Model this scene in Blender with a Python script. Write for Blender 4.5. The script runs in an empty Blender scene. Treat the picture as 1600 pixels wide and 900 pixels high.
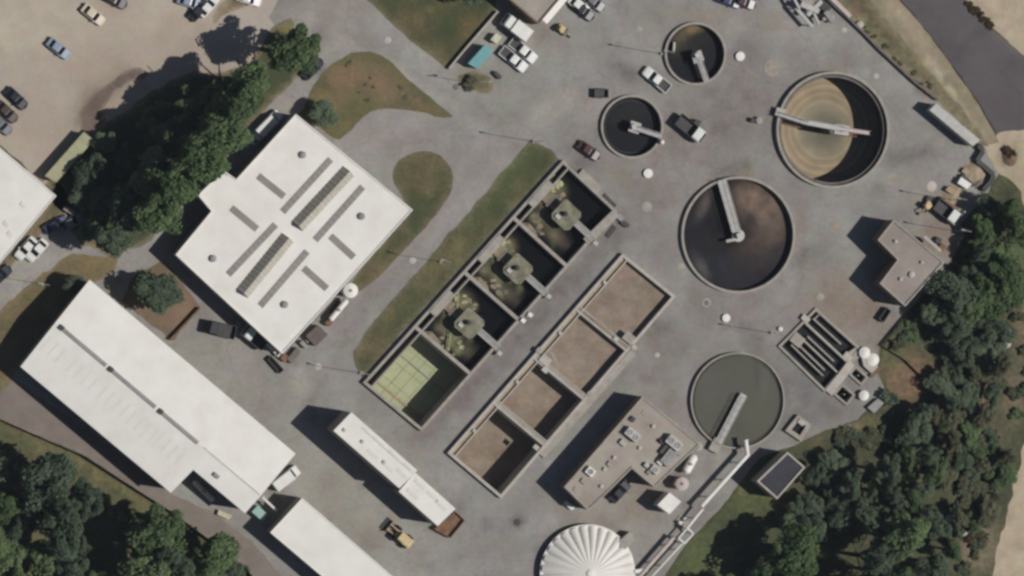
import bpy, math, random
import numpy as np
from mathutils import Vector, Matrix, noise
from mathutils.geometry import delaunay_2d_cdt

random.seed(7)
SC = bpy.context.scene
COL = SC.collection

# ------------------------------------------------------------------ camera
S = 0.11                                   # metres on the ground per photo pixel
FW, FH = 1600 * S, 900 * S
CAM = Vector((-200.0, 20.0, 1000.0))       # an aircraft a little west of the plant
D = CAM.length
F = (-CAM).normalized()
RT = F.cross(Vector((0, 1, 0))).normalized()
UP = RT.cross(F).normalized()
cam = bpy.data.cameras.new("camera")
cam.sensor_width = 36.0
cam.lens = 36.0 * D / FW
cam.clip_start = 1.0
cam.clip_end = 8000.0
camo = bpy.data.objects.new("camera", cam)
COL.objects.link(camo)
R = Matrix((RT, UP, -F)).transposed().to_4x4()
camo.matrix_world = Matrix.Translation(CAM) @ R
SC.camera = camo
SC.cycles.filter_width = 2.9               # the soft optics of an aerial survey camera

# ------------------------------------------------------------------ light
SUN = Vector((1.0, -0.165, 1.42)).normalized()
world = bpy.data.worlds.new("World")
SC.world = world
world.use_nodes = True
nt = world.node_tree
bg = nt.nodes["Background"]
sky = nt.nodes.new("ShaderNodeTexSky")
sky.sky_type = 'NISHITA'
sky.sun_disc = False
sky.sun_elevation = math.asin(SUN.z)
sky.sun_rotation = math.atan2(SUN.x, SUN.y)
nt.links.new(sky.outputs[0], bg.inputs[0])
bg.inputs[1].default_value = 0.05
sky.ozone_density = 3.0
SC.cycles.diffuse_bounces = 2
sl = bpy.data.lights.new("sun", 'SUN')
sl.energy = 5.0
sl.angle = math.radians(0.5)
sl.color = (1.0, 0.965, 0.92)
slo = bpy.data.objects.new("sun", sl)
slo.rotation_euler = (-SUN).to_track_quat('-Z', 'Y').to_euler()
COL.objects.link(slo)
SC.view_settings.view_transform = 'Standard'
SC.view_settings.look = 'None'
SC.view_settings.exposure = -0.47
SC.view_settings.gamma = 1.0

# ------------------------------------------------------------------ helpers
def P(px, py, z=0.0):
    """ground or roof point that the photo shows at (px, py), at height z"""
    d = F * D + RT * ((px / 1600.0 - .5) * FW) + UP * ((.5 - py / 900.0) * FH)
    t = (z - CAM.z) / d.z
    return CAM + d * t

def PL(pts, z=0.0):
    return [P(x, y, z) for x, y in pts]

def ang(dx, dy):
    return math.atan2(-dy, dx)

def s2l(c):
    c /= 255.0
    return c / 12.92 if c <= .04045 else ((c + .055) / 1.055) ** 2.4

def lin(rgb, k=0.95):
    return tuple(s2l(c) * k for c in rgb)

def M(name, rgb, var=.14, scale=.6, rough=.85, spec=.25, rgb2=None, fine=.10, metal=0.0, stain=False, big=0.0, bump=0.0, fs=6.0, hue=.03, speck=0.0, crack=0.0, wash=0.0):
    m = bpy.data.materials.new(name)
    m.use_nodes = True
    n = m.node_tree.nodes
    L = m.node_tree.links.new
    b = n["Principled BSDF"]
    b.inputs["Roughness"].default_value = rough
    b.inputs["Specular IOR Level"].default_value = spec
    b.inputs["Metallic"].default_value = metal
    tc = n.new("ShaderNodeTexCoord")
    c1 = lin(rgb)
    c2 = lin(rgb2) if rgb2 else tuple(x * (1 - 2.2 * var) for x in c1)
    n1 = n.new("ShaderNodeTexNoise"); n1.inputs["Scale"].default_value = scale; n1.inputs["Detail"].default_value = 6.0
    n1.inputs["Roughness"].default_value = .62
    L(tc.outputs["Object"], n1.inputs["Vector"])
    mr = n.new("ShaderNodeMapRange"); mr.inputs[1].default_value = .34; mr.inputs[2].default_value = .68
    L(n1.outputs[0], mr.inputs[0])
    mx = n.new("ShaderNodeMix"); mx.data_type = 'RGBA'
    mx.inputs[6].default_value = (*c1, 1); mx.inputs[7].default_value = (*c2, 1)
    L(mr.outputs[0], mx.inputs[0])
    col = mx.outputs[2]
    if stain:
        m['stain_mix'] = 1
        at = n.new("ShaderNodeAttribute"); at.attribute_name = "stain"
        ms = n.new("ShaderNodeMix"); ms.data_type = 'RGBA'
        nb = n.new("ShaderNodeTexNoise"); nb.inputs["Scale"].default_value = .45; nb.inputs["Detail"].default_value = 5
        L(tc.outputs["Object"], nb.inputs["Vector"])
        mb = n.new("ShaderNodeMapRange"); mb.inputs[1].default_value = .3; mb.inputs[2].default_value = .7
        mb.inputs[3].default_value = .55; mb.inputs[4].default_value = 1.25
        L(nb.outputs[0], mb.inputs[0])
        mu = n.new("ShaderNodeMath"); mu.operation = 'MULTIPLY'; mu.use_clamp = True
        L(at.outputs["Alpha"], mu.inputs[0]); L(mb.outputs[0], mu.inputs[1])
        L(mu.outputs[0], ms.inputs[0]); L(col, ms.inputs[6]); L(at.outputs["Color"], ms.inputs[7])
        col = ms.outputs[2]
    for sc_, amt in ((fs, fine), (.07, big)):
        if amt:
            nf = n.new("ShaderNodeTexNoise"); nf.inputs["Scale"].default_value = sc_; nf.inputs["Detail"].default_value = 4.0
            L(tc.outputs["Object"], nf.inputs["Vector"])
            mf = n.new("ShaderNodeMapRange"); mf.inputs[1].default_value = .3; mf.inputs[2].default_value = .7
            mf.inputs[3].default_value = 1 - amt; mf.inputs[4].default_value = 1 + amt
            L(nf.outputs[0], mf.inputs[0])
            vm = n.new("ShaderNodeVectorMath"); vm.operation = 'SCALE'
            L(col, vm.inputs[0]); L(mf.outputs[0], vm.inputs["Scale"])
            col = vm.outputs[0]
    def mul(fac):
        nonlocal col
        vm = n.new("ShaderNodeVectorMath"); vm.operation = 'SCALE'; L(col, vm.inputs[0]); L(fac, vm.inputs["Scale"]); col = vm.outputs[0]
    if hue:
        nh = n.new("ShaderNodeTexNoise"); nh.inputs["Scale"].default_value = .55; nh.inputs["Detail"].default_value = 3.0; L(tc.outputs["Object"], nh.inputs["Vector"])
        va = n.new("ShaderNodeVectorMath"); va.operation = 'MULTIPLY_ADD'; va.inputs[1].default_value = (hue * 4,) * 3; va.inputs[2].default_value = (1 - hue * 2,) * 3
        L(nh.outputs["Color"], va.inputs[0]); vb = n.new("ShaderNodeVectorMath"); vb.operation = 'MULTIPLY'; L(col, vb.inputs[0]); L(va.outputs[0], vb.inputs[1]); col = vb.outputs[0]
    if wash:
        for sc_, off in ((.045, 3.0), (.16, 17.0)):
            nh = n.new("ShaderNodeTexNoise"); nh.inputs["Scale"].default_value = sc_; nh.inputs["Detail"].default_value = 6.0; nh.inputs["Roughness"].default_value = .6
            mp = n.new("ShaderNodeMapping"); mp.inputs["Location"].default_value = (off, off * 2, 0); L(tc.outputs["Object"], mp.inputs["Vector"]); L(mp.outputs[0], nh.inputs["Vector"])
            mr_ = n.new("ShaderNodeMapRange"); mr_.inputs[1].default_value = .36; mr_.inputs[2].default_value = .64; L(nh.outputs[0], mr_.inputs[0])
            mw = n.new("ShaderNodeMix"); mw.data_type = 'RGBA'; mw.inputs[6].default_value = (1 + wash * .45, 1 + wash * .52, 1 + wash * .52, 1); mw.inputs[7].default_value = (1 - wash * .5, 1 - wash * .62, 1 - wash * .70, 1)
            L(mr_.outputs[0], mw.inputs[0]); vb = n.new("ShaderNodeVectorMath"); vb.operation = 'MULTIPLY'; L(col, vb.inputs[0]); L(mw.outputs[2], vb.inputs[1]); col = vb.outputs[0]
    if speck:
        for sc_, lo, hi, to in ((.9, .60, .72, 1 - speck), (.75, .63, .74, 1 + speck * .8), (.28, .56, .72, 1 - speck * .55)):
            ns = n.new("ShaderNodeTexNoise"); ns.inputs["Scale"].default_value = sc_; ns.inputs["Detail"].default_value = 5.0; ns.inputs["Roughness"].default_value = .6
            mp = n.new("ShaderNodeMapping"); mp.inputs["Location"].default_value = (sc_ * 91, sc_ * 37, 0); L(tc.outputs["Object"], mp.inputs["Vector"]); L(mp.outputs[0], ns.inputs["Vector"])
            ms_ = n.new("ShaderNodeMapRange"); ms_.inputs[1].default_value = lo; ms_.inputs[2].default_value = hi; ms_.inputs[3].default_value = 1.0; ms_.inputs[4].default_value = to
            L(ns.outputs[0], ms_.inputs[0]); mul(ms_.outputs[0])
    if crack:
        nw = n.new("ShaderNodeTexNoise"); nw.inputs["Scale"].default_value = .25; nw.inputs["Detail"].default_value = 4.0; L(tc.outputs["Object"], nw.inputs["Vector"])
        vw = n.new("ShaderNodeVectorMath"); vw.operation = 'MULTIPLY_ADD'; vw.inputs[1].default_value = (7, 7, 0); L(nw.outputs["Color"], vw.inputs[0]); L(tc.outputs["Object"], vw.inputs[2])
        vo_ = n.new("ShaderNodeTexVoronoi"); vo_.feature = 'DISTANCE_TO_EDGE'; vo_.inputs["Scale"].default_value = .09; L(vw.outputs[0], vo_.inputs["Vector"])
        mc = n.new("ShaderNodeMapRange"); mc.inputs[1].default_value = .006; mc.inputs[2].default_value = .016; mc.inputs[3].default_value = 1 - crack; mc.inputs[4].default_value = 1.0
        L(vo_.outputs["Distance"], mc.inputs[0]); mul(mc.outputs[0])
    L(col, b.inputs["Base Color"])
    if bump:
        bp = n.new("ShaderNodeBump"); bp.inputs["Strength"].default_value = bump; bp.inputs["Distance"].default_value = .05
        L(n1.outputs[0], bp.inputs["Height"]); L(bp.outputs[0], b.inputs["Normal"])
    return m

ORG = {}

class MB:
    def __init__(s): s.v = []; s.f = []
    def add(s, vs, fs):
        o = len(s.v); s.v += [tuple(v) for v in vs]; s.f += [tuple(i + o for i in f) for f in fs]; return s
    def prism(s, poly, z0, z1):
        n = len(poly)
        if area2(poly) < 0: poly = poly[::-1]
        vs = [(p[0], p[1], z0) for p in poly] + [(p[0], p[1], z1) for p in poly]
        fs = [tuple(range(n))[::-1], tuple(range(n, 2 * n))] + [(i, (i + 1) % n, n + (i + 1) % n, n + i) for i in range(n)]
        return s.add(vs, fs)
    def box(s, c, size, rz=0.0, taper=1.0):
        x, y, z = (q / 2 for q in size); ca, sa = math.cos(rz), math.sin(rz); vs = []
        for k in (-1, 1):
            t = taper if k > 0 else 1.0
            for a, b_ in ((-1, -1), (1, -1), (1, 1), (-1, 1)):
                X, Y = a * x * t, b_ * y * t
                vs.append((c[0] + X * ca - Y * sa, c[1] + X * sa + Y * ca, c[2] + k * z))
        return s.add(vs, [(3, 2, 1, 0), (4, 5, 6, 7), (0, 1, 5, 4), (1, 2, 6, 5), (2, 3, 7, 6), (3, 0, 4, 7)])
    def bar(s, a, b, w, z0, z1):
        a = Vector((a[0], a[1])); b = Vector((b[0], b[1])); d = b - a
        c = (a + b) / 2
        return s.box((c.x, c.y, (z0 + z1) / 2), (d.length, w, z1 - z0), math.atan2(d.y, d.x))
    def tube(s, a, b, r, n=8, r2=None):
        a = Vector(a); b = Vector(b); d = (b - a).normalized(); r2 = r if r2 is None else r2
        u = d.orthogonal().normalized(); w = d.cross(u)
        vs = []
        for p, q in ((a, r), (b, r2)):
            for i in range(n):
                t = 2 * math.pi * i / n; vs.append(p + u * (q * math.cos(t)) + w * (q * math.sin(t)))
        return s.add(vs, [tuple(range(n))[::-1], tuple(range(n, 2 * n))] + [(i, (i + 1) % n, n + (i + 1) % n, n + i) for i in range(n)])
    def lathe(s, c, prof, n=24):
        """prof: (r, z) from bottom to top; closed with fans at r=0"""
        vs = []; fs = []
        for r, z in prof:
            for i in range(n):
                t = 2 * math.pi * i / n; vs.append((c[0] + r * math.cos(t), c[1] + r * math.sin(t), z))
        for k in range(len(prof) - 1):
            for i in range(n):
                j = (i + 1) % n; fs.append((k * n + i, k * n + j, (k + 1) * n + j, (k + 1) * n + i))
        return s.add(vs, fs)
    def disc(s, c, r, z, n=48, z_c=None, rings=1):
        vs = [(c[0], c[1], z if z_c is None else z_c)]; fs = []
        for k in range(1, rings + 1):
            for i in range(n):
                t = 2 * math.pi * i / n; q = k / rings
                vs.append((c[0] + r * q * math.cos(t), c[1] + r * q * math.sin(t), z if z_c is None else z_c + (z - z_c) * q))
        for i in range(n): fs.append((0, 1 + i, 1 + (i + 1) % n))
        for k in range(rings - 1):
            for i in range(n):
                j = (i + 1) % n; a = 1 + k * n; b = a + n
                fs.append((a + i, b + i, b + j, a + j))
        return s.add(vs, fs)
    def ring(s, outer, inner, z0, z1):
        n = len(outer)
        if area2(outer) < 0: outer = outer[::-1]; inner = inner[::-1]
        vs = [(p[0], p[1], z0) for p in outer] + [(p[0], p[1], z1) for p in outer] + [(p[0], p[1], z0) for p in inner] + [(p[0], p[1], z1) for p in inner]
        fs = []
        for i in range(n):
            j = (i + 1) % n
            fs += [(i, j, n + j, n + i), (n + i, n + j, 3 * n + j, 3 * n + i), (2 * n + j, 2 * n + i, 3 * n + i, 3 * n + j), (j, i, 2 * n + i, 2 * n + j)]
        return s.add(vs, fs)
    def loft(s, secs):
        """secs: list of rings (same length) of 3-D points; ends capped"""
        n = len(secs[0]); vs = [p for q in secs for p in q]; fs = []
        for k in range(len(secs) - 1):
            for i in range(n):
                j = (i + 1) % n; fs.append((k * n + i, k * n + j, (k + 1) * n + j, (k + 1) * n + i))
        fs += [tuple(range(n))[::-1], tuple(range((len(secs) - 1) * n, len(secs) * n))]
        return s.add(vs, fs)
    def mesh(s, name, mat, org=None, smooth=False):
        vs = s.v
        if org is not None: vs = [(v[0] - org[0], v[1] - org[1], v[2] - org[2]) for v in vs]
        me = bpy.data.meshes.new(name); me.from_pydata(vs, [], s.f); me.materials.append(mat)
        if smooth:
            for p in me.polygons: p.use_smooth = True
        if mat is not None and 'stain_mix' in mat:
            z_ = me.attributes.new("stain", 'FLOAT_COLOR', 'POINT'); z_.data.foreach_set("color", [0.0] * (4 * len(vs)))
        me.update()
        return me
    def build(s, name, mat, parent=None, smooth=False, local=False):
        if parent is None and not local:      # a thing of one mesh: origin at its base
            a = np.array(s.v); org = Vector(((a[:, 0].min() + a[:, 0].max()) / 2, (a[:, 1].min() + a[:, 1].max()) / 2, a[:, 2].min()))
        elif local: org = Vector((0, 0, 0))
        else: org = ORG[parent.name]
        o = bpy.data.objects.new(name, s.mesh(name, mat, org, smooth)); COL.objects.link(o)
        if parent is not None: o.parent = parent
        else: o.location = org
        ORG[o.name] = org
        return o

def area2(p):
    return sum(p[i][0] * p[(i + 1) % len(p)][1] - p[(i + 1) % len(p)][0] * p[i][1] for i in range(len(p)))

def inset(poly, d):
    """offset polygon inwards by d"""
    n = len(poly); sgn = 1 if area2(poly) > 0 else -1; out = []
    for i in range(n):
        a, b, c = (Vector((poly[k % n][0], poly[k % n][1])) for k in (i - 1, i, i + 1))
        u = (b - a).normalized(); w = (c - b).normalized()
        n1 = Vector((-u.y, u.x)) * sgn; n2 = Vector((-w.y, w.x)) * sgn
        m = n1 + n2; k = d / max(.2, (1 + n1.dot(n2)))
        out.append(b + m * k)
    return out

def tag(o, label, cat, group=None, kind=None):
    o['label'] = label
    if cat: o['category'] = cat
    if group: o['group'] = group
    if kind: o['kind'] = kind
    return o

def thing(name, label, cat, loc, group=None, rz=0.0, kind=None):
    o = bpy.data.objects.new(name, None); COL.objects.link(o)
    o.location = loc; o.rotation_euler = (0, 0, rz); o.empty_display_size = .5
    ORG[o.name] = Vector(loc) if rz == 0 else Vector((0, 0, 0))
    return tag(o, label, cat, group, kind)

def link_copy(o, parent=None):
    c = o.copy(); COL.objects.link(c)
    if parent is not None: c.parent = parent
    for ch in o.children: link_copy(ch, c)
    return c

def inpoly(x, y, poly):
    r = np.zeros(len(x), bool); n = len(poly); j = n - 1
    for i in range(n):
        xi, yi = poly[i][0], poly[i][1]; xj, yj = poly[j][0], poly[j][1]
        if yi != yj:
            r ^= ((yi > y) != (yj > y)) & (x < (xj - xi) * (y - yi) / (yj - yi) + xi)
        j = i
    return r

def edgedist(x, y, poly):
    d = np.full(len(x), 1e9)
    for i in range(len(poly)):
        a = poly[i - 1]; b = poly[i]; ex, ey = b[0] - a[0], b[1] - a[1]; l2 = ex * ex + ey * ey + 1e-9
        t = np.clip(((x - a[0]) * ex + (y - a[1]) * ey) / l2, 0, 1)
        d = np.minimum(d, np.hypot(x - a[0] - t * ex, y - a[1] - t * ey))
    return d

def smooth_poly(pts, it=2):
    for _ in range(it):
        q = []
        for i in range(len(pts)):
            a = pts[i]; b = pts[(i + 1) % len(pts)]
            q += [(a[0] * .75 + b[0] * .25, a[1] * .75 + b[1] * .25), (a[0] * .25 + b[0] * .75, a[1] * .25 + b[1] * .75)]
        pts = q
    return pts

HOLES = []
def sheet(name, poly_px, z, mat, holes=True, step=1.3, jit=.25, stains=(), edge=None, rnd=0, kind='structure', edge_w=1.2):
    if rnd: poly_px = smooth_poly(poly_px, rnd)
    if mat in (m_grass, m_dry, m_rough, m_wood):
        qm = random.Random(len(name) * 7 + len(poly_px)); xs = [p[0] for p in poly_px]; ys = [p[1] for p in poly_px]; ar = (max(xs) - min(xs)) * (max(ys) - min(ys))
        stains = list(stains) + [(qm.uniform(min(xs), max(xs)), qm.uniform(min(ys), max(ys)), qm.uniform(6, 22), qm.uniform(5, 12), qm.uniform(0, 180), qm.choice([(118, 100, 76), (104, 92, 66), (72, 78, 50), (62, 68, 46), (126, 112, 80), (92, 92, 58)]), qm.uniform(.25, .6)) for _ in range(int(min(120, 10 + ar / 700)))]
    pw = [P(x, y, z) for x, y in poly_px]
    out = []
    for i in range(len(pw)):
        a, b = pw[i], pw[(i + 1) % len(pw)]; k = max(1, int((b - a).length / 1.0))
        for q in range(k):
            p = a.lerp(b, q / k)
            v = noise.noise_vector(Vector((p.x * .45, p.y * .45, z * 50 + 3))) * jit + noise.noise_vector(Vector((p.x * 1.7, p.y * 1.7, z * 50 + 9))) * jit * .5
            out.append((p.x + v.x, p.y + v.y))
    loops = [out]
    hs = HOLES if holes else []
    A = np.array(out); x0, y0 = A.min(0); x1, y1 = A.max(0)
    hs = [h for h in hs if inpoly(np.array([np.mean([p[0] for p in h])]), np.array([np.mean([p[1] for p in h])]), out)[0]]
    loops += [[(p[0], p[1]) for p in h] for h in hs]
    verts = []; edges = []
    for lp in loops:
        o = len(verts); verts += lp; edges += [(o + i, o + (i + 1) % len(lp)) for i in range(len(lp))]
    gx, gy = np.meshgrid(np.arange(x0, x1, step), np.arange(y0, y1, step)); gx = gx.ravel(); gy = gy.ravel()
    rs = np.random.RandomState(3); gx = gx + rs.uniform(-.3, .3, len(gx)) * step; gy = gy + rs.uniform(-.3, .3, len(gy)) * step
    k = inpoly(gx, gy, out)
    for h in hs: k &= ~inpoly(gx, gy, h)
    verts += list(zip(gx[k].tolist(), gy[k].tolist()))
    r = delaunay_2d_cdt([Vector(v) for v in verts], edges, [], 0, 1e-4)
    vo = np.array([(v.x, v.y) for v in r[0]]); tri = np.array([tuple(f) for f in r[2]])
    cx = vo[tri].mean(1); k = inpoly(cx[:, 0], cx[:, 1], out)
    for h in hs: k &= ~inpoly(cx[:, 0], cx[:, 1], h)
    tri = tri[k]
    zz = np.full(len(vo), z)
    me = bpy.data.meshes.new(name); me.from_pydata(np.column_stack([vo, zz]).tolist(), [], tri.tolist()); me.materials.append(mat)
    st = np.zeros((len(vo), 4))
    X, Y = vo[:, 0], vo[:, 1]
    for (sx, sy, rx, ry, deg, rgb, al) in stains:
        c = P(sx, sy, 0); t = math.radians(-deg); dx, dy = X - c.x, Y - c.y
        u = (dx * math.cos(t) + dy * math.sin(t)) / (rx * S); v = (-dx * math.sin(t) + dy * math.cos(t)) / (ry * S)
        g = al * np.exp(-(u * u + v * v) ** 1.5 * .7); col = np.array(lin(rgb))
        na = g + st[:, 3] * (1 - g)
        st[:, :3] = np.where(na[:, None] > 1e-5, (col * g[:, None] + st[:, :3] * (st[:, 3] * (1 - g))[:, None]) / np.maximum(na, 1e-5)[:, None], st[:, :3])
        st[:, 3] = na
    if edge:
        d = edgedist(X, Y, out); g = np.clip(1 - d / edge_w, 0, 1) * .8; col = np.array(lin(edge)); na = g + st[:, 3] * (1 - g)
        st[:, :3] = np.where(na[:, None] > 1e-5, (col * g[:, None] + st[:, :3] * (st[:, 3] * (1 - g))[:, None]) / np.maximum(na, 1e-5)[:, None], st[:, :3])
        st[:, 3] = na
    a = me.attributes.new("stain", 'FLOAT_COLOR', 'POINT'); a.data.foreach_set("color", st.ravel())
    me.update()
    # make every face look up
    o = bpy.data.objects.new(name, me); COL.objects.link(o); o['kind'] = kind
    return o

# ------------------------------------------------------------------ materials
m_asphalt = M("worn asphalt", (147, 145, 140), stain=True, rgb2=(132, 129, 124), scale=.13, fine=.07, big=.07, fs=1.6, hue=.06, speck=.17, crack=.09, wash=.14)
m_gravel = M("tan gravel", (172, 162, 148), stain=True, rgb2=(160, 149, 135), scale=.12, fine=.05, big=.05, fs=2.2, hue=.045, speck=.09, wash=.07)
m_grass = M("mown grass", (74, 78, 52), stain=True, rgb2=(62, 69, 45), scale=.4, fine=.16, fs=1.8, bump=.3, hue=.06, speck=.14)
m_rough = M("rough grass", (96, 94, 66), stain=True, rgb2=(74, 80, 54), scale=.22, fine=.22, fs=1.2, bump=.4, hue=.06, speck=.14)
m_wood = M("woodland floor", (82, 84, 60), stain=True, rgb2=(60, 64, 46), scale=.2, fine=.25, fs=1.2, bump=.4, hue=.06, speck=.14)
m_dry = M("dry grass", (118, 102, 78), stain=True, rgb2=(98, 92, 64), scale=.25, fine=.16, fs=1.6, bump=.3, hue=.06, speck=.14)
m_dirt = M("greyish dirt", (132, 123, 115), stain=True, rgb2=(118, 108, 100), scale=.3, fine=.08, hue=.06, speck=.14)
m_road = M("dark road", (94, 89, 90), stain=True, rgb2=(86, 80, 82), scale=.15, fine=.05, big=.05, hue=.04, speck=.08, crack=.1, wash=.07)
m_sand = M("sandy ground", (184, 170, 147), stain=True, rgb2=(160, 146, 124), scale=.3, fine=.1, hue=.06, speck=.14)
m_bank = M("dry bank", (150, 138, 116), stain=True, rgb2=(128, 118, 96), scale=.35, fine=.12, hue=.06, speck=.14)
m_conc = M("concrete", (168, 162, 152), rgb2=(146, 139, 130), scale=.8, fine=.08, speck=.10)
m_conc_d = M("damp concrete", (120, 115, 108), rgb2=(95, 90, 86), scale=.8, fine=.08)
m_stain = M("stained wet concrete", (84, 80, 74), rgb2=(62, 60, 56), scale=.8, fine=.1)
m_conc_w = M("pale concrete", (186, 180, 170), rgb2=(166, 160, 150), scale=.8, fine=.06, speck=.10)
m_white = M("white roof membrane", (227, 224, 217), rgb2=(216, 212, 203), scale=.25, fine=.015, rough=.6, hue=.012, big=.02, speck=.025)
m_white2 = M("white painted metal", (232, 229, 222), rgb2=(214, 210, 202), scale=.6, fine=.03, rough=.5)
m_wall = M("beige metal cladding", (164, 156, 144), rgb2=(148, 140, 128), scale=.5, fine=.04)
m_taupe = M("taupe gravel roof", (164, 155, 144), rgb2=(148, 139, 129), scale=.25, fine=.06, fs=2.0, hue=.05, speck=.13, wash=.10)
m_taupe2 = M("pinkish gravel roof", (152, 142, 134), rgb2=(138, 128, 121), scale=.25, fine=.06, fs=2.0, hue=.05, speck=.13, wash=.10)
m_brick = M("brown brick", (128, 110, 96), rgb2=(110, 94, 82), scale=1.0, fine=.1)
m_grey = M("grey metal", (150, 148, 146), rgb2=(128, 126, 124), scale=.7, fine=.05, rough=.55)
m_lgrey = M("light grey metal", (186, 184, 178), rgb2=(168, 165, 160), scale=.7, fine=.05, rough=.5)
m_dgrey = M("dark grey metal", (74, 72, 72), rgb2=(58, 56, 56), scale=.7, fine=.05, rough=.6)
m_black = M("black rubber", (34, 33, 34), rgb2=(26, 26, 26), scale=1.0, rough=.8)
m_glass = M("dark window glass", (30, 34, 40), rgb2=(24, 27, 32), scale=.5, rough=.12, spec=.5, fine=0)
m_sky_panel = M("aged translucent panel", (143, 136, 130), rgb2=(128, 121, 116), scale=.4, fine=.03, rough=.5)
m_monitor = M("aged monitor glazing", (188, 182, 168), rgb2=(170, 164, 150), scale=.6, fine=.04, rough=.5)
m_water_d = M("dark effluent", (14, 15, 19), rgb2=(10, 11, 15), scale=.15, rough=.25, spec=.3, fine=.05, stain=True)
m_water_t = M("dark teal effluent", (8, 11, 15), rgb2=(6, 8, 12), scale=.12, rough=.2, spec=.2, fine=.04, stain=True)
m_water_g = M("murky green water", (79, 77, 66), rgb2=(70, 70, 58), scale=.09, rough=.3, spec=.35, fine=.03, stain=True, hue=.05, big=.05)
m_sludge = M("dark sludge", (46, 43, 43), rgb2=(28, 28, 33), scale=.30, fine=.10, rough=.95, spec=.08, big=.10, stain=True, fs=1.2)
m_sed = M("brown sediment", (146, 132, 118), rgb2=(126, 112, 98), scale=.35, fine=.10, hue=.06, speck=.10, fs=1.8, wash=.16)
m_algae = M("yellow green algae", (182, 182, 144), rgb2=(112, 118, 86), scale=1.2, fine=.25)
m_plat = M("algae stained concrete", (146, 141, 122), rgb2=(94, 94, 76), scale=.7, fine=.08, speck=.12)
m_froth = M("dried froth", (152, 138, 116), rgb2=(106, 98, 84), scale=1.0, fine=.2)
m_floor4 = M("pale green basin floor", (172, 176, 142), rgb2=(156, 162, 124), scale=.4, fine=.07, speck=.08)
m_teal = M("teal painted steel", (112, 164, 166), rgb2=(98, 150, 152), scale=.8, fine=.05, rough=.5)
m_yellow = M("yellow machine paint", (208, 188, 146), rgb2=(188, 164, 120), scale=1.2, fine=.08, rough=.5)
m_rust = M("rusty steel", (136, 104, 80), rgb2=(96, 74, 60), scale=1.2, fine=.12)
m_tan = M("tan aggregate", (172, 156, 132), rgb2=(150, 134, 112), scale=1.0, fine=.15, bump=.5)
m_olive = M("olive beige roof", (170, 168, 136), rgb2=(156, 153, 124), scale=.4, fine=.04)
m_bark = M("bark", (84, 70, 58), rgb2=(62, 52, 44), scale=2.0, fine=.1)
m_rail = M("galvanised rail", (176, 174, 170), rgb2=(158, 156, 152), scale=1.0, fine=.04, rough=.5)
m_pink = M("pinkish pipe jacket", (198, 184, 178), rgb2=(182, 168, 162), scale=.8, fine=.05)
m_mud = M("dark dry mud", (116, 102, 91), stain=True, rgb2=(98, 86, 77), scale=.4, fine=.08, hue=.05, speck=.14)
m_soil = M("brown soil", (126, 106, 88), stain=True, rgb2=(106, 92, 74), scale=.5, fine=.1, hue=.06, speck=.14)
m_asph_roof = M("dark roofing felt", (66, 66, 72), rgb2=(56, 56, 62), scale=.5, fine=.05)
m_lens = M("lamp glass", (200, 200, 196), rgb2=(186, 186, 182), scale=2.0, rough=.2)

def leaf_material(name, a, b):
    m = bpy.data.materials.new(name); m.use_nodes = True
    n = m.node_tree.nodes; L = m.node_tree.links.new
    n.remove(n["Principled BSDF"])
    oi = n.new("ShaderNodeObjectInfo"); at = n.new("ShaderNodeAttribute"); at.attribute_name = "tone"
    ad = n.new("ShaderNodeMath"); ad.operation = 'MULTIPLY_ADD'; ad.inputs[1].default_value = .55
    ml = n.new("ShaderNodeMath"); ml.operation = 'MULTIPLY'; ml.inputs[1].default_value = .55
    L(oi.outputs["Random"], ml.inputs[0]); L(at.outputs["Fac"], ad.inputs[0]); L(ml.outputs[0], ad.inputs[2])
    mx = n.new("ShaderNodeMix"); mx.data_type = 'RGBA'
    mx.inputs[6].default_value = (*lin(a), 1); mx.inputs[7].default_value = (*lin(b), 1)
    L(ad.outputs[0], mx.inputs[0])
    df = n.new("ShaderNodeBsdfDiffuse"); tr = n.new("ShaderNodeBsdfTranslucent"); ms = n.new("ShaderNodeMixShader"); ms.inputs[0].default_value = .34
    L(mx.outputs[2], df.inputs[0]); L(mx.outputs[2], tr.inputs[0]); L(df.outputs[0], ms.inputs[1]); L(tr.outputs[0], ms.inputs[2])
    L(ms.outputs[0], n["Material Output"].inputs[0])
    return m

m_leaf = leaf_material("bright foliage", (78, 98, 68), (126, 144, 102))
m_leaf_d = leaf_material("dull foliage", (76, 91, 75), (122, 135, 110))
m_leaf_b = leaf_material("brown foliage", (70, 58, 44), (104, 88, 66))
m_leaf_o = leaf_material("olive foliage", (88, 92, 74), (128, 128, 102))

# ------------------------------------------------------------------ holes for sunk basins (wall outlines on the ground)
def circ(px, py, rpx, z, n=64, dr=0.0):
    c = P(px, py, z); r = rpx * S + dr
    return [(c.x + r * math.cos(2 * math.pi * i / n), c.y + r * math.sin(2 * math.pi * i / n)) for i in range(n)]

ROUND = dict(a=(1087, 84, 49.5, .7), b=(988, 198, 50, .7), c=(1302, 203, 92, 1.0), d=(1154, 367, 92, .8), e=(1153, 626, 76, .8))
AER = PL([(880, 250), (965, 330), (659, 674), (567, 598)], 1.0)
BED = PL([(973, 396), (1056, 463), (783, 779), (699, 708)], 1.0)
CON = PL([(1275, 481), (1346, 545), (1289, 613), (1216, 541)], .5)
for k, (x, y, r, z) in ROUND.items(): HOLES.append(circ(x, y, r, z, 64, -.12))
for q in (AER, BED, CON): HOLES.append([(p[0], p[1]) for p in inset(q, .12)])
WELLS = [PL([(1337, 571), (1357, 589), (1346, 603), (1326, 585)], .5), PL([(1316, 599), (1337, 617), (1323, 634), (1302, 616)], .5)]
for q in WELLS: HOLES.append([(p[0], p[1]) for p in inset(q, .1)])

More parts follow.
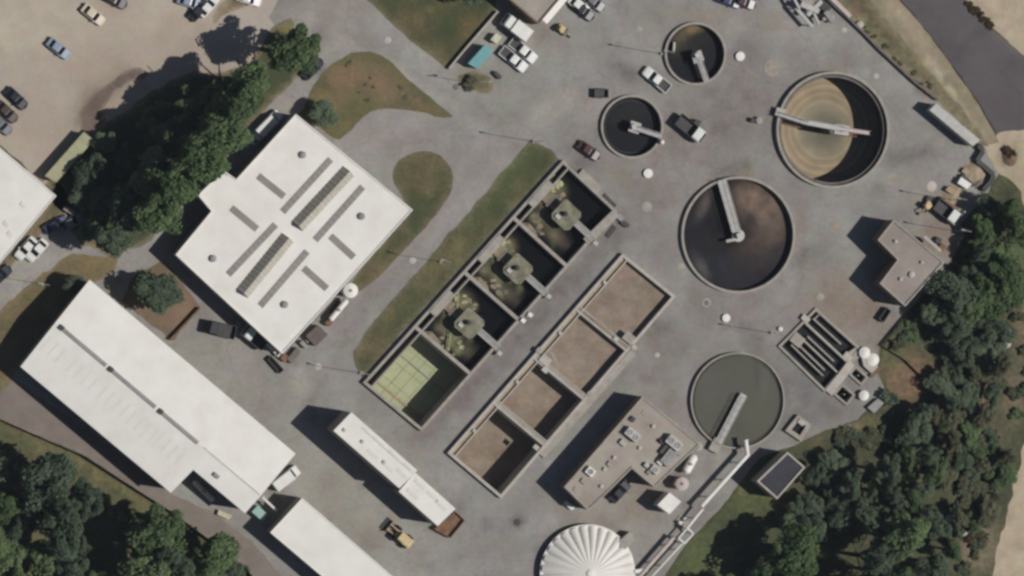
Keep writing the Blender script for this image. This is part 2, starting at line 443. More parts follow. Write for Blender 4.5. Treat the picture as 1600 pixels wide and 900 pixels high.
# ------------------------------------------------------------------ ground
def big_ground():
    z = -.08; r = 2000.0
    loops = [[(-r, -r), (r, -r), (r, r), (-r, r)]] + HOLES
    verts = []; edges = []
    for lp in loops:
        o = len(verts); verts += [Vector((p[0], p[1])) for p in lp]; edges += [(o + i, o + (i + 1) % len(lp)) for i in range(len(lp))]
    q = delaunay_2d_cdt(verts, edges, [], 0, 1e-4)
    vo = np.array([(v.x, v.y) for v in q[0]]); tri = np.array([tuple(f) for f in q[2]]); c = vo[tri].mean(1)
    k = np.ones(len(tri), bool)
    for h in HOLES: k &= ~inpoly(c[:, 0], c[:, 1], h)
    me = bpy.data.meshes.new("ground"); me.from_pydata([(x, y, z) for x, y in vo.tolist()], [], tri[k].tolist()); me.materials.append(m_rough); g_ = me.attributes.new("stain", 'FLOAT_COLOR', 'POINT'); g_.data.foreach_set("color", [0.0] * (4 * len(me.vertices)))
    o = bpy.data.objects.new("ground", me); COL.objects.link(o); o['kind'] = 'structure'
big_ground()

BR = (128, 113, 99); PK = (136, 124, 118); DK = (112, 105, 102); PL_ = (157, 152, 145)
yard_st = [
    (1320, 480, 75, 50, 20, (130, 113, 98), .75), (1478, 372, 45, 34, 0, (128, 112, 97), .8), (1000, 285, 95, 35, 20, PK, .4),
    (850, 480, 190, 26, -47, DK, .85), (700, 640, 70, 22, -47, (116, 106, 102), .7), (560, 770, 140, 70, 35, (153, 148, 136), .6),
    (960, 800, 90, 40, 0, (140, 127, 112), .45), (690, 70, 150, 40, 40, PL_, .6), (510, 40, 60, 60, 0, (158, 150, 143), .6),
    (1140, 180, 120, 60, 0, (122, 113, 108), .6), (1030, 250, 90, 50, 0, (124, 114, 109), .5), (900, 190, 50, 40, 0, (128, 120, 114), .4), (620, 215, 80, 45, 10, (150, 139, 134), .5), (740, 290, 120, 28, -47, (150, 141, 136), .5),
    (600, 430, 120, 20, -50, (142, 133, 129), .5), (380, 540, 60, 40, 0, (148, 141, 131), .5), (440, 600, 60, 40, 0, (138, 129, 121), .5),
    (330, 590, 90, 50, 40, (150, 145, 137), .5), (1030, 330, 30, 80, 0, (132, 120, 116), .4), (1040, 540, 40, 110, 20, (146, 142, 136), .4),
    (1240, 60, 90, 40, 30, (138, 129, 124), .35), (1440, 240, 60, 30, 40, (134, 128, 126), .35), (1430, 300, 50, 20, 30, (150, 140, 128), .4),
    (1230, 300, 60, 20, 20, (130, 122, 118), .4), (820, 820, 50, 50, 0, (134, 127, 125), .4), (700, 860, 60, 30, 0, (128, 121, 118), .4),
    (808, 815, 9, 9, 0, (58, 44, 42), .9), (960, 150, 60, 30, 0, (140, 130, 126), .4), (850, 130, 90, 60, 0, (137, 134, 128), .5),
    (1180, 500, 60, 26, 0, (134, 122, 118), .5), (1110, 480, 40, 30, 0, (128, 120, 116), .5), (955, 590, 90, 20, -47, (118, 112, 106), .4),
    (1000, 770, 30, 20, 0, (134, 120, 108), .5), (280, 410, 40, 70, 35, (140, 131, 122), .5), (440, 180, 30, 60, 40, (158, 148, 138), .5),
    (60, 440, 70, 50, -40, (160, 155, 147), .7), (970, 276, 15, 12, 0, (120, 112, 86), .5), (1165, 268, 16, 10, 0, (132, 124, 92), .6),
    (860, 45, 60, 30, 20, (150, 142, 134), .3), (1160, 120, 40, 40, 0, (124, 114, 110), .3), (1060, 640, 22, 20, 0, (128, 112, 112), .5),
    (1190, 470, 60, 12, 10, (120, 108, 106), .35), (650, 500, 8, 60, 40, (120, 112, 108), .2), (480, 480, 40, 10, 40, (120, 112, 106), .3),
    (1110, 30, 60, 14, 12, (152, 141, 122), .5), (1215, 30, 26, 14, 0, (146, 136, 112), .4), (740, 120, 30, 16, 10, (120, 116, 84), .5),
    (1250, 625, 85, 55, 0, (108, 104, 102), .75), (1200, 560, 50, 40, 0, (118, 113, 110), .5), (1080, 800, 40, 30, 0, (116, 109, 106), .6), (1180, 300, 70, 14, 12, (126, 116, 110), .5), (1443, 143, 14, 7, 45, (112, 74, 64), .85), (1130, 268, 30, 8, -15, (96, 90, 84), .5), (1060, 200, 30, 26, 0, (126, 116, 110), .5), (1165, 75, 16, 14, 0, (100, 90, 86), .5), (930, 170, 30, 12, 0, (150, 136, 130), .5), (1240, 520, 40, 12, 40, (118, 108, 104), .4)]
for (x0_, y0_, x1_, y1_, w_, c_, a_) in ((470, 20, 740, 190, 9, (160, 154, 147), .4), (500, 20, 770, 190, 7, (132, 125, 119), .35), (770, 190, 600, 420, 8, (152, 145, 140), .4), (790, 200, 560, 500, 7, (133, 125, 120), .35), (560, 500, 480, 640, 9, (128, 121, 114), .4),
        (480, 640, 760, 860, 9, (150, 145, 136), .35), (1000, 420, 880, 560, 7, (120, 112, 108), .3), (900, 60, 1180, 40, 9, (147, 142, 136), .35), (1060, 240, 1260, 330, 6, (122, 114, 110), .35), (1250, 340, 1420, 300, 8, (143, 138, 133), .35), (1100, 480, 1240, 520, 6, (120, 112, 108), .35), (860, 130, 960, 260, 8, (146, 140, 134), .35), (880, 30, 860, 240, 8, (146, 141, 135), .3)):
    n_ = 7
    for q_ in range(n_):
        f_ = (q_ + .5) / n_; yard_st.append((x0_ + (x1_ - x0_) * f_, y0_ + (y1_ - y0_) * f_, math.hypot(x1_ - x0_, y1_ - y0_) / n_ * .7, w_, math.degrees(math.atan2(y1_ - y0_, x1_ - x0_)), c_, a_))
rs = random.Random(11)
for _ in range(190):      # small oil stains, patches and pale spots
    x, y = rs.uniform(430, 1500), rs.uniform(0, 900); big = rs.random() < .35
    c = rs.choice([(112, 105, 101), (120, 112, 106), (160, 155, 148), (126, 116, 108), (98, 92, 89), (124, 110, 100), (92, 86, 84), (168, 162, 152)])
    yard_st.append((x, y, rs.uniform(18, 50) if big else rs.uniform(7, 14), rs.uniform(8, 20) if big else rs.uniform(6, 10), rs.uniform(0, 180), c, rs.uniform(.3, .65)))
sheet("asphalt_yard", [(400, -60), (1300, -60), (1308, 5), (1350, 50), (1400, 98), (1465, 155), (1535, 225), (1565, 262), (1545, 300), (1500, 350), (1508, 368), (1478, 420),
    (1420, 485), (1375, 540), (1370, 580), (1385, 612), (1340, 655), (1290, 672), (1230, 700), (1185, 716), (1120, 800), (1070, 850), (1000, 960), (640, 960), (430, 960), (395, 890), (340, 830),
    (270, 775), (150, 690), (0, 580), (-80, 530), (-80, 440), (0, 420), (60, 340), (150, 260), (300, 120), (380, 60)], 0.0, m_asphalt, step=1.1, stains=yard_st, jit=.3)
gv_st = [(148, 165, 20, 46, 35, (112, 98, 88), .9), (170, 138, 40, 16, -38, (120, 106, 96), .8), (205, 118, 34, 10, 38, (122, 108, 98), .8), (160, 190, 30, 12, -60, (128, 112, 98), .6), (175, 165, 26, 14, -30, (168, 156, 138), .5), (125, 110, 40, 12, 10, (174, 152, 140), .5), (220, 100, 90, 50, 0, (170, 155, 140), .5),
         (60, 30, 90, 50, 0, (186, 176, 158), .6), (250, 25, 50, 30, 0, (181, 171, 153), .5), (60, 210, 80, 30, 40, (168, 152, 141), .6), (415, 15, 50, 50, 0, (172, 163, 152), .8),
         (190, 180, 24, 14, 0, (186, 172, 152), .5), (300, 70, 60, 50, 0, (163, 150, 139), .5)]
for _ in range(40):
    gv_st.append((rs.uniform(-20, 400), rs.uniform(-10, 220), rs.uniform(10, 40), rs.uniform(6, 18), rs.uniform(0, 180), rs.choice([(158, 146, 130), (188, 178, 160), (170, 152, 140), (164, 158, 136)]), rs.uniform(.2, .5)))
sheet("gravel_lot", [(-80, -80), (455, -80), (440, -10), (420, 28), (445, 60), (400, 95), (330, 118), (230, 165), (150, 235), (75, 300), (40, 260), (-80, 160)], .02, m_gravel, stains=gv_st, jit=.35)
sheet("hedge_lawn", [(98, 335), (68, 292), (122, 218), (190, 178), (240, 140), (300, 112), (350, 112), (392, 98), (425, 42), (455, 28), (470, 60), (500, 78), (476, 112), (440, 145),
    (380, 205), (330, 272), (268, 335), (235, 375), (180, 402), (130, 382), (100, 352)], .04, m_grass, jit=.5, edge=(140, 126, 106), stains=[(205, 165, 20, 12, 0, (150, 138, 72), .7), (450, 45, 20, 16, 0, (126, 122, 70), .7), (130, 220, 14, 26, 40, (112, 118, 72), .6), (380, 210, 20, 40, 40, (120, 108, 82), .5)])
sheet("mud_patch", [(128, 206), (122, 180), (132, 156), (150, 142), (172, 128), (192, 112), (214, 102), (230, 112), (226, 126), (206, 126), (186, 140), (166, 158), (160, 176), (168, 190), (152, 210)], .03, m_mud, jit=.5, rnd=1, edge=(146, 133, 120), edge_w=.7, step=.7)
sheet("dry_patch", [(335, 40), (350, 22), (392, 6), (420, -20), (400, -30), (350, 0), (330, 20)], .04, m_dry, jit=.4, rnd=1, edge=(160, 148, 128), stains=[(365, 22, 18, 8, 0, (136, 108, 62), .8)])
sheet("building_verge", [(84, 276), (104, 302), (108, 328), (78, 350), (45, 382), (10, 425), (-4, 418), (86, 306)], .04, m_grass, jit=.3, edge=(136, 120, 98), stains=[(70, 345, 14, 20, 40, (134, 112, 92), .6)])
sheet("brown_verge", [(-80, 640), (-80, 545), (0, 484), (60, 432), (112, 396), (150, 398), (184, 402), (178, 425), (150, 440), (60, 540), (20, 590), (-20, 640)], .04, m_dry, jit=.5, edge=(128, 112, 84),
      stains=[(40, 470, 60, 14, -40, (100, 94, 60), .6), (150, 415, 24, 10, 0, (140, 118, 82), .7)])
sheet("tree_bed", [(190, 470), (206, 432), (255, 408), (285, 440), (313, 480), (270, 532), (228, 502)], .02, m_soil, jit=.4, stains=[(230, 430, 30, 30, 0, (98, 92, 66), .7), (290, 490, 18, 24, 40, (146, 118, 96), .6)])
sheet("dirt_strip", [(-80, 520), (0, 576), (130, 668), (268, 772), (330, 800), (400, 852), (440, 900), (460, 960), (420, 960), (385, 890), (270, 802), (130, 710), (0, 657), (-80, 625)], .03, m_dirt, jit=.25,
      stains=[(130, 690, 80, 10, 35, (124, 114, 108), .4), (385, 815, 20, 14, 0, (150, 126, 112), .7), (385, 803, 8, 5, 0, (196, 176, 140), .7)])
sheet("south_lawn", [(-80, 628), (0, 659), (130, 714), (268, 804), (385, 893), (425, 960), (-80, 960)], .05, m_rough, jit=.4, edge=(92, 84, 62),
      stains=[(60, 685, 100, 7, 26, (128, 124, 82), .7), (180, 752, 80, 6, 33, (134, 124, 82), .7), (150, 725, 100, 3, 30, (70, 62, 48), .6), (400, 880, 40, 10, 50, (126, 112, 78), .6), (290, 800, 60, 8, 35, (120, 116, 74), .5)])
sheet("top_lawn", [(552, -80), (560, -12), (640, 62), (699, 108), (712, 100), (775, 20), (790, -80)], .04, m_grass, jit=.25, edge=(118, 112, 88),
      stains=[(640, 35, 30, 18, 40, (104, 88, 62), .6), (735, 45, 14, 26, 40, (116, 94, 62), .5), (740, 10, 40, 16, 0, (60, 64, 44), .4), (730, 30, 12, 12, 0, (112, 96, 60), .4)])
sheet("teardrop_island", [(470, 178), (486, 140), (510, 106), (540, 86), (572, 79), (600, 88), (622, 108), (655, 140), (690, 166), (712, 184), (690, 182), (650, 174), (610, 169), (585, 172), (562, 186), (545, 208), (528, 222), (500, 200), (462, 180)],
      .04, m_dry, jit=.35, rnd=1, edge=(96, 94, 62), edge_w=1.6, stains=[(570, 92, 50, 10, 0, (84, 88, 54), .8), (560, 120, 40, 20, 10, (138, 112, 88), .7), (620, 135, 40, 14, 38, (120, 100, 80), .5), (505, 140, 14, 12, 0, (140, 116, 74), .7), (540, 180, 40, 26, 0, (86, 90, 56), .75), (660, 158, 26, 8, 30, (118, 98, 80), .7), (690, 175, 20, 5, 25, (128, 98, 76), .7)])
sheet("oval_island", [(612, 282), (618, 256), (640, 239), (668, 234), (695, 246), (710, 272), (706, 300), (690, 325), (655, 365), (615, 408), (575, 448), (540, 470), (548, 440), (600, 380), (635, 340), (628, 305)],
      .04, m_grass, jit=.3, rnd=1, edge=(112, 102, 78), stains=[(655, 265, 34, 26, 0, (114, 100, 74), .75), (690, 250, 12, 8, 30, (106, 90, 66), .6), (600, 415, 40, 9, -48, (118, 98, 76), .6), (680, 290, 14, 20, 0, (80, 90, 58), .6)])
sheet("basin_verge", [(828, 220), (862, 234), (873, 248), (845, 282), (700, 440), (566, 590), (556, 572), (552, 550), (574, 514), (640, 438), (740, 322), (795, 258)], .04, m_grass, jit=.35, edge=(112, 106, 82),
      stains=[(700, 400, 60, 12, -48, (118, 106, 76), .75), (580, 530, 30, 18, -60, (124, 104, 78), .7), (790, 280, 70, 18, -48, (86, 96, 58), .6), (730, 350, 16, 10, 0, (84, 92, 60), .5), (640, 470, 60, 12, -48, (92, 92, 60), .5)])
sheet("lamp_bed", [(716, 116), (745, 111), (770, 124), (768, 146), (742, 142), (720, 128)], .04, m_rough, jit=.35, rnd=1, edge=(122, 114, 92))
sheet("embankment", [(1292, -80), (1302, 4), (1350, 50), (1400, 98), (1465, 155), (1538, 228), (1562, 224), (1527, 160), (1452, 54), (1402, -5), (1386, -80)], .06, m_bank, jit=.3,
      stains=[(1360, 20, 40, 12, 45, (122, 106, 88), .8), (1345, 30, 22, 14, 45, (98, 104, 68), .7), (1375, 60, 50, 8, 45, (116, 114, 80), .7), (1440, 100, 60, 6, 46, (126, 118, 84), .7), (1470, 120, 60, 5, 52, (188, 176, 156), .7), (1410, 25, 50, 8, 48, (178, 160, 140), .7),
              (1400, 75, 40, 8, 46, (118, 102, 82), .6), (1455, 130, 40, 6, 46, (116, 112, 78), .6), (1500, 175, 40, 8, 52, (164, 154, 124), .6)])
sheet("rough_strip", [(1294, -80), (1304, 2), (1350, 50), (1400, 98), (1465, 155), (1536, 228), (1546, 226), (1502, 170), (1440, 98), (1395, 44), (1362, 2), (1350, -80)], .07, m_rough, jit=.6, edge=(138, 126, 102), edge_w=1.8,
      stains=[(1335, 10, 26, 16, 45, (112, 94, 76), .85), (1370, 50, 30, 7, 45, (104, 92, 72), .7), (1405, 85, 30, 6, 46, (116, 104, 80), .7), (1350, 40, 20, 6, 45, (92, 98, 64), .7), (1440, 120, 40, 5, 46, (98, 94, 66), .7), (1485, 165, 30, 5, 48, (126, 112, 86), .7), (1345, 35, 5, 5, 0, (178, 170, 140), .8), (1378, 62, 4, 6, 0, (150, 158, 120), .8), (1388, 76, 10, 5, 45, (72, 70, 50), .7)])
sheet("top_road", [(1388, -80), (1404, -4), (1454, 54), (1528, 158), (1556, 208), (1600, 202), (1680, 160), (1680, 150), (1600, 88), (1546, 42), (1506, -5), (1478, -80)], .08, m_road, jit=.2,
      stains=[(1480, 30, 16, 120, -40, (98, 94, 92), .5), (1560, 150, 40, 60, -40, (90, 82, 84), .5), (1570, 60, 40, 10, 45, (122, 114, 102), .4)])
sheet("roadside_sand", [(1478, -80), (1506, -5), (1545, 40), (1600, 88), (1680, 150), (1680, -80)], .05, m_sand, jit=.35)
sheet("sandy_track", [(1536, 228), (1560, 208), (1680, 165), (1680, 960), (1530, 960), (1555, 880), (1590, 730), (1612, 660), (1622, 540), (1620, 380), (1596, 300), (1560, 268)], .045, m_sand, jit=.6, step=1.5,
      stains=[(1578, 245, 14, 14, 0, (98, 82, 68), .8), (1590, 500, 16, 100, 0, (146, 128, 106), .7), (1590, 320, 14, 60, 0, (152, 142, 110), .6), (1560, 640, 20, 40, 0, (140, 122, 108), .6)])
sheet("woodland_floor", [(1378, 545), (1420, 487), (1478, 422), (1510, 368), (1502, 352), (1548, 300), (1566, 262), (1598, 300), (1622, 380), (1624, 540), (1614, 660), (1594, 728), (1560, 880), (1530, 960), (1002, 960), (1072, 852),
    (1122, 802), (1187, 718), (1232, 702), (1292, 674), (1342, 657), (1387, 612), (1372, 582)], .035, m_wood, jit=.4, step=1.5,
      stains=[(1420, 590, 40, 36, 0, (134, 106, 84), .85), (1390, 555, 30, 24, 0, (96, 98, 64), .7), (1460, 420, 40, 8, -46, (112, 104, 76), .7), (1345, 670, 50, 14, 0, (116, 106, 72), .7), (1160, 770, 50, 36, 0, (88, 96, 56), .8), (1090, 870, 40, 40, -40, (86, 96, 58), .8),
              (1320, 655, 20, 12, 0, (156, 142, 116), .6), (1520, 620, 30, 40, 0, (124, 104, 88), .7), (1530, 850, 30, 40, 0, (142, 124, 104), .8), (1540, 690, 24, 30, 0, (120, 102, 84), .7), (1596, 480, 14, 90, 0, (124, 106, 86), .8), (1586, 620, 16, 40, 0, (130, 112, 94), .8), (1592, 350, 10, 40, 0, (118, 110, 80), .7)])

# ------------------------------------------------------------------ large structures
def cent(pts):
    a = np.array([(p[0], p[1]) for p in pts]); return (a.min(0) + a.max(0)) / 2

def base_of(pts, z=0.0):
    c = cent(pts); return Vector((float(c[0]), float(c[1]), z))

def flat_building(name, label, cat, px, h, wall, roof, para=.35, pw=.28, lip=None, group=None):
    pl = PL(px, h); t = thing(name, label, cat, base_of(pl), group)
    body = inset(pl, .06)
    MB().prism(body, -.1, h - .12).build("wall", wall, t)
    MB().prism(pl if not para else inset(pl, pw - .02), h - .12, h).build("roof", roof, t)
    if para:
        MB().ring([Vector((p[0], p[1])) for p in pl], inset(pl, pw), h - .12, h + para).build("parapet", lip or wall, t)
    return t

def roof_box(t, name, px, py, sx, sy, h, z, rz, mat, label=None, fan=0):
    c = P(px, py, z + h); m = MB(); m.box((c.x, c.y, z + h / 2), (sx, sy, h), rz)
    o = m.build(name, mat, t)
    if label: o['label'] = label
    if fan:
        for i in range(fan):
            f = (i + .5) / fan - .5; q = MB(); d = Vector((math.cos(rz), math.sin(rz))) * sx * f
            q.lathe((c.x + d.x, c.y + d.y), [(0.0, z + h + .003), (min(sx / fan, sy) * .38, z + h + .003), (min(sx / fan, sy) * .38, z + h + .12), (min(sx / fan, sy) * .3, z + h + .12), (0.0, z + h + .04)], 14)
            q.build("fan", m_grey, o)
    return o

AX = ang(183, 150)          # the plant's main axis on the ground
AY = ang(150, -183)

# --- workshop with skylights (white, centre left)
def workshop():
    h = 5.4
    px = [(462, 178), (645, 328), (441, 553), (274, 398), (330, 330), (309, 305), (349, 266), (369, 280)]
    t = flat_building("workshop", "large white flat-roofed workshop with grey skylight strips and raised glazed monitors", "building", px, h, m_wall, m_white, .18, .22, m_white2)
    def strip(name, a, b, w, zt, mat):
        a = P(*a, h + zt); b = P(*b, h + zt); m = MB(); m.bar(a, b, w, h + .004, h + zt); return m.build(name, mat, t)
    for a, b in (((517, 249), (442, 331)), ((567, 292), (493, 375)), ((431, 351), (357, 429)), ((480, 393), (407, 478))):
        o = strip("skylight", a, b, 1.1, .12, m_sky_panel)
        A, B = P(*a, h + .12), P(*b, h + .12)
        m = MB()
        for i in range(1, 12):
            c = A.lerp(B, i / 12); m.box((c.x, c.y, h + .13), (.06, 1.06, .03), math.atan2((B - A).y, (B - A).x))
        m.build("glazing_bar", m_lgrey, o)
    for a, b in (((404, 275), (444, 307)), ((362, 325), (402, 358)), ((517, 369), (553, 402)), ((475, 419), (511, 451))):
        strip("skylight", a, b, 1.15, .12, m_sky_panel)
    for a, b in (((545, 268), (466, 353)), ((450, 372), (380, 458))):
        A, B = P(*a, h + .5), P(*b, h + .5); d = (B - A).normalized(); n = Vector((-d.y, d.x, 0)); w = 1.25; r = 1.4
        m = MB(); vs = []
        for c in (A, B):
            vs += [(c.x - n.x * w, c.y - n.y * w, h + .003), (c.x + n.x * w, c.y + n.y * w, h + .003), (c.x + n.x * w, c.y + n.y * w, h + .15), (c.x, c.y, h + .15 + r), (c.x - n.x * w, c.y - n.y * w, h + .15)]
        m.add(vs, [(4, 3, 2, 1, 0), (5, 6, 7, 8, 9), (1, 2, 7, 6), (2, 3, 8, 7), (3, 4, 9, 8), (4, 0, 5, 9), (0, 1, 6, 5)])
        o = m.build("monitor_skylight", m_monitor, t)
        k = 15
        for sgn in (-1, 1):
            q = MB()
            for i in range(k + 1):
                c = A.lerp(B, i / k); e = c + n * (w * sgn)
                q.tube((e.x, e.y, h + .17), (c.x, c.y, h + .17 + r), .07, 5)
            q.build("glazing_bar", m_lgrey, o)
    for x, y in ((473, 242), (565, 338), (333, 404), (445, 476)):
        c = P(x, y, h + .4); m = MB(); m.lathe((c.x, c.y), [(.45, h + .003), (.45, h + .3), (.62, h + .34), (.5, h + .5), (0, h + .62)], 14); m.build("roof_vent", m_grey, t)
    for i, (a, b) in enumerate((((300, 398), (312, 385)), ((330, 440), (345, 455)))):
        pass
    return t
workshop()

# --- long gabled shed, lower left
def long_shed():
    he, hr = 6.6, 7.7
    u = Vector((322, 272)).normalized(); nrm = Vector((u.y, -u.x)); r0 = Vector((86, 504.5)); half = 85.0
    def pz(x, y): return hr - (hr - he) * min(1.0, abs((Vector((x, y)) - r0).dot(nrm)) / half)
    outline = [(140, 437), (462, 709), (383, 802), (302, 734), (267, 770), (32, 573)]
    def q(x, y): return P(x, y, pz(x, y))
    t = thing("storage_shed", "longest white gabled shed with vents along its ridge and a notched corner", "building", base_of([q(*p) for p in outline]))
    rs_, re_ = (86, 504.5), (407, 775)
    m = MB()
    def slab(poly, th=.1):
        vs = [q(*p) for p in poly]; n = len(vs)
        m.add([tuple(v) for v in vs] + [(v.x, v.y, v.z - th) for v in vs], [tuple(range(n)), tuple(range(n, 2 * n))[::-1]] + [(j, i, n + i, n + j) for i, j in ((i, (i + 1) % n) for i in range(n))])
    slab([rs_, re_, (462, 709), (140, 437)]); m.build("roof", m_white, t)
    m = MB(); slab([(32, 573), (267, 770), (302, 734), (383, 802), re_, rs_]); m.build("roof", m_white, t)
    wl = [q(*p) for p in outline]; wl = inset(wl, .25)
    m = MB(); n = len(wl); zs = [pz(*p) - .14 for p in outline]
    vs = [(p[0], p[1], -.1) for p in wl] + [(p[0], p[1], z) for p, z in zip(wl, zs)]
    # gable ends get their peak
    gA = inset([q(*p) for p in [rs_, re_, (462, 709), (140, 437)]], .25)
    m.add(vs, [(i, (i + 1) % n, n + (i + 1) % n, n + i) for i in range(n)])
    for a, b, rp in ((5, 0, rs_), (1, 2, re_)):
        p = q(*rp); m.add([(wl[a][0], wl[a][1], zs[a]), (wl[b][0], wl[b][1], zs[b]), (p.x + (.3 if rp is rs_ else -.3), p.y - (.3 if rp is rs_ else -.3), p.z - .13)], [(0, 1, 2)])
    m.build("wall", m_wall, t)
    for a, b in (((96, 512), (166, 571)), ((173, 577), (243, 636)), ((251, 643), (309, 692))):
        A, B = P(*a, hr), P(*b, hr); m = MB(); m.bar(A, B, .62, hr - .15, hr + .22); o = m.build("ridge_vent", m_grey, t)
        e = MB(); e.box((A.x, A.y, hr + .1), (.8, .8, .6), AX); e.build("vent_cap", m_dgrey, o)
    A, B = P(318, 699, hr), P(406, 773, hr); MB().bar(A, B, .2, hr - .12, hr + .06).build("ridge_cap", m_lgrey, t)
    # translucent sheets set into the south-west slope
    for gx, gy, k in ((88, 551, 3), (134, 590, 4), (183, 632, 4), (228, 672, 4), (270, 706, 4)):
        for i in range(k):
            cx, cy = gx + (i - k / 2) * 11.5, gy + (i - k / 2) * 9.7
            a = q(cx + 9, cy - 10); b = q(cx - 9, cy + 10); d = (b - a); w = Vector((-d.y, d.x, 0)).normalized() * .17
            m = MB(); up = Vector((0, 0, .02))
            m.add([a - w + up, a + w + up, b + w + up, b - w + up, a - w - up, a + w - up, b + w - up, b - w - up], [(0, 1, 2, 3), (7, 6, 5, 4), (0, 4, 5, 1), (1, 5, 6, 2), (2, 6, 7, 3), (3, 7, 4, 0)][::1])
            m.build("rooflight", M_RL, t)
    c = q(338, 743); m = MB(); m.box((c.x, c.y, c.z + .2), (1.1, .6, .5), AX); m.build("roof_vent", m_grey, t)
    return t
M_RL = M("weathered rooflight sheet", (216, 213, 206), rgb2=(208, 205, 198), scale=.6, fine=.02, rough=.5)
long_shed()

# --- tall narrow two-part white building
def narrow():
    t = None; h1, h2 = 8.6, 7.2
    p1 = [(549, 644), (652, 735), (624, 763), (521, 673)]; p2 = [(648.5, 738), (712, 795), (684, 822), (623, 768)]
    pl = PL(p1, h1); t = thing("blower_house", "tall narrow white building in two stepped sections with pale roof patches", "building", base_of(pl))
    MB().prism(inset(pl, .05), -.1, h1 - .1).build("wall", m_wall, t); MB().prism(pl, h1 - .1, h1 + .05).build("roof", m_white, t)
    q2 = PL(p2, h2); MB().prism(inset(q2, .06), -.1, h2 - .1).build("wall", m_wall, t); MB().prism(q2, h2 - .1, h2 + .04).build("roof", m_white, t)
    for x, y, h in ((592, 690, h1), (583, 710, h1), (617, 712, h1), (606, 729, h1), (640, 732, h1), (629, 740, h1), (657, 757, h2), (645, 772, h2), (676, 775, h2), (690, 790, h2)):
        c = P(x, y, h + .1); m = MB(); m.box((c.x, c.y, h + .085), (2.4, .62, .07), AX - .05); m.build("rooflight", M_RL, t)
    a, b = P(565, 668, h1), P(640, 735, h1); MB().bar(a, b, .12, h1 + .051, h1 + .13).build("roof_seam", m_lgrey, t)
    for x, y in ((538, 672), (566, 690), (600, 722)):
        c = P(x, y, h1); m = MB(); m.box((c.x, c.y, h1 + .2), (.5, .5, .3), AX); m.build("roof_vent", m_lgrey, t)
narrow()
flat_building("warehouse", "plain white-roofed warehouse cut off by the bottom edge", "building", [(472, 778), (680, 958), (632, 1010), (422, 832)], 5.5, m_wall, m_white, .12, .2, m_white2)

def left_building():
    t = flat_building("depot_building", "white-roofed depot building cut off by the left edge", "building", [(-120, 128), (88, 306), (-30, 448), (-240, 270)], 4.5, m_wall, m_white, .14, .22, m_white2)
    for x, y in ((36, 320), (10, 350), (16, 366)):
        roof_box(t, "roof_vent", x, y, 1.0, .7, .12, 4.5, AX, M_RL)
left_building()

def small_shed():
    px = [(131, 206), (147, 219), (88, 285), (70, 275)]; h = 2.6; pl = PL(px, h)
    t = thing("lean_to", "long narrow olive roofed shed beside the shaded trees at the lot edge", "shed", base_of(pl))
    MB().prism(inset(pl, .1), -.05, h - .1).build("wall", m_olive, t); MB().prism(pl, h - .1, h).build("roof", m_olive, t)
    A, B = P(139, 213, h), P(79, 280, h); n = 7
    for i in range(n + 1):
        c = A.lerp(B, i / n); MB().box((c.x, c.y, h + .03), (.07, 2.2, .05), math.atan2((B - A).y, (B - A).x)).build("roof_rib", m_olive, t)
small_shed()

def top_building():
    px = [(690, -90), (841, 38), (905, -38), (760, -170)]; h = 5.2
    t = flat_building("office_building", "taupe-roofed building at the top edge with a white awning along one side", "building", px, h, m_brick, m_taupe, .3, .25)
    A, B = P(850, 33, 3.2), P(905, -32, 3.2); d = (B - A).normalized(); n = Vector((d.y, -d.x, 0))
    if n.x < 0: n = -n
    m = MB(); a, b = A + n * -.75, B + n * -.75; c, e = B + n * .75, A + n * .75
    m.add([(a.x, a.y, 3.25), (b.x, b.y, 3.25), (c.x, c.y, 3.0), (e.x, e.y, 3.0), (a.x, a.y, 3.15), (b.x, b.y, 3.15), (c.x, c.y, 2.9), (e.x, e.y, 2.9)], [(0, 3, 2, 1), (4, 5, 6, 7), (0, 1, 5, 4), (1, 2, 6, 5), (2, 3, 7, 6), (3, 0, 4, 7)])
    m.build("awning", m_white2, t)
top_building()

def l_building():
    h = 5.6
    t = flat_building("pump_house", "L-shaped pump house with a pinkish gravel roof beside the woodland", "building", [(1396, 343), (1475, 410), (1414, 479), (1374, 443), (1402, 406), (1371, 375)], h, m_brick, m_taupe2, .25, .28, m_conc)
    for x, y, s in ((1424, 429, .8), (1407, 436, .5), (1440, 410, .45), (1399, 377, .5)):
        c = P(x, y, h); MB().lathe((c.x, c.y), [(s * .5, h + .003), (s * .5, h + .35), (s * .65, h + .4), (0, h + .55)], 12).build("roof_vent", m_lgrey, t)
    A, B = P(1444, 374, h), P(1470, 397, h); MB().bar(A + Vector((.8, .5, 0)), B + Vector((.8, .5, 0)), .5, 2.6, 2.8).build("canopy", m_conc_w, t)
l_building()

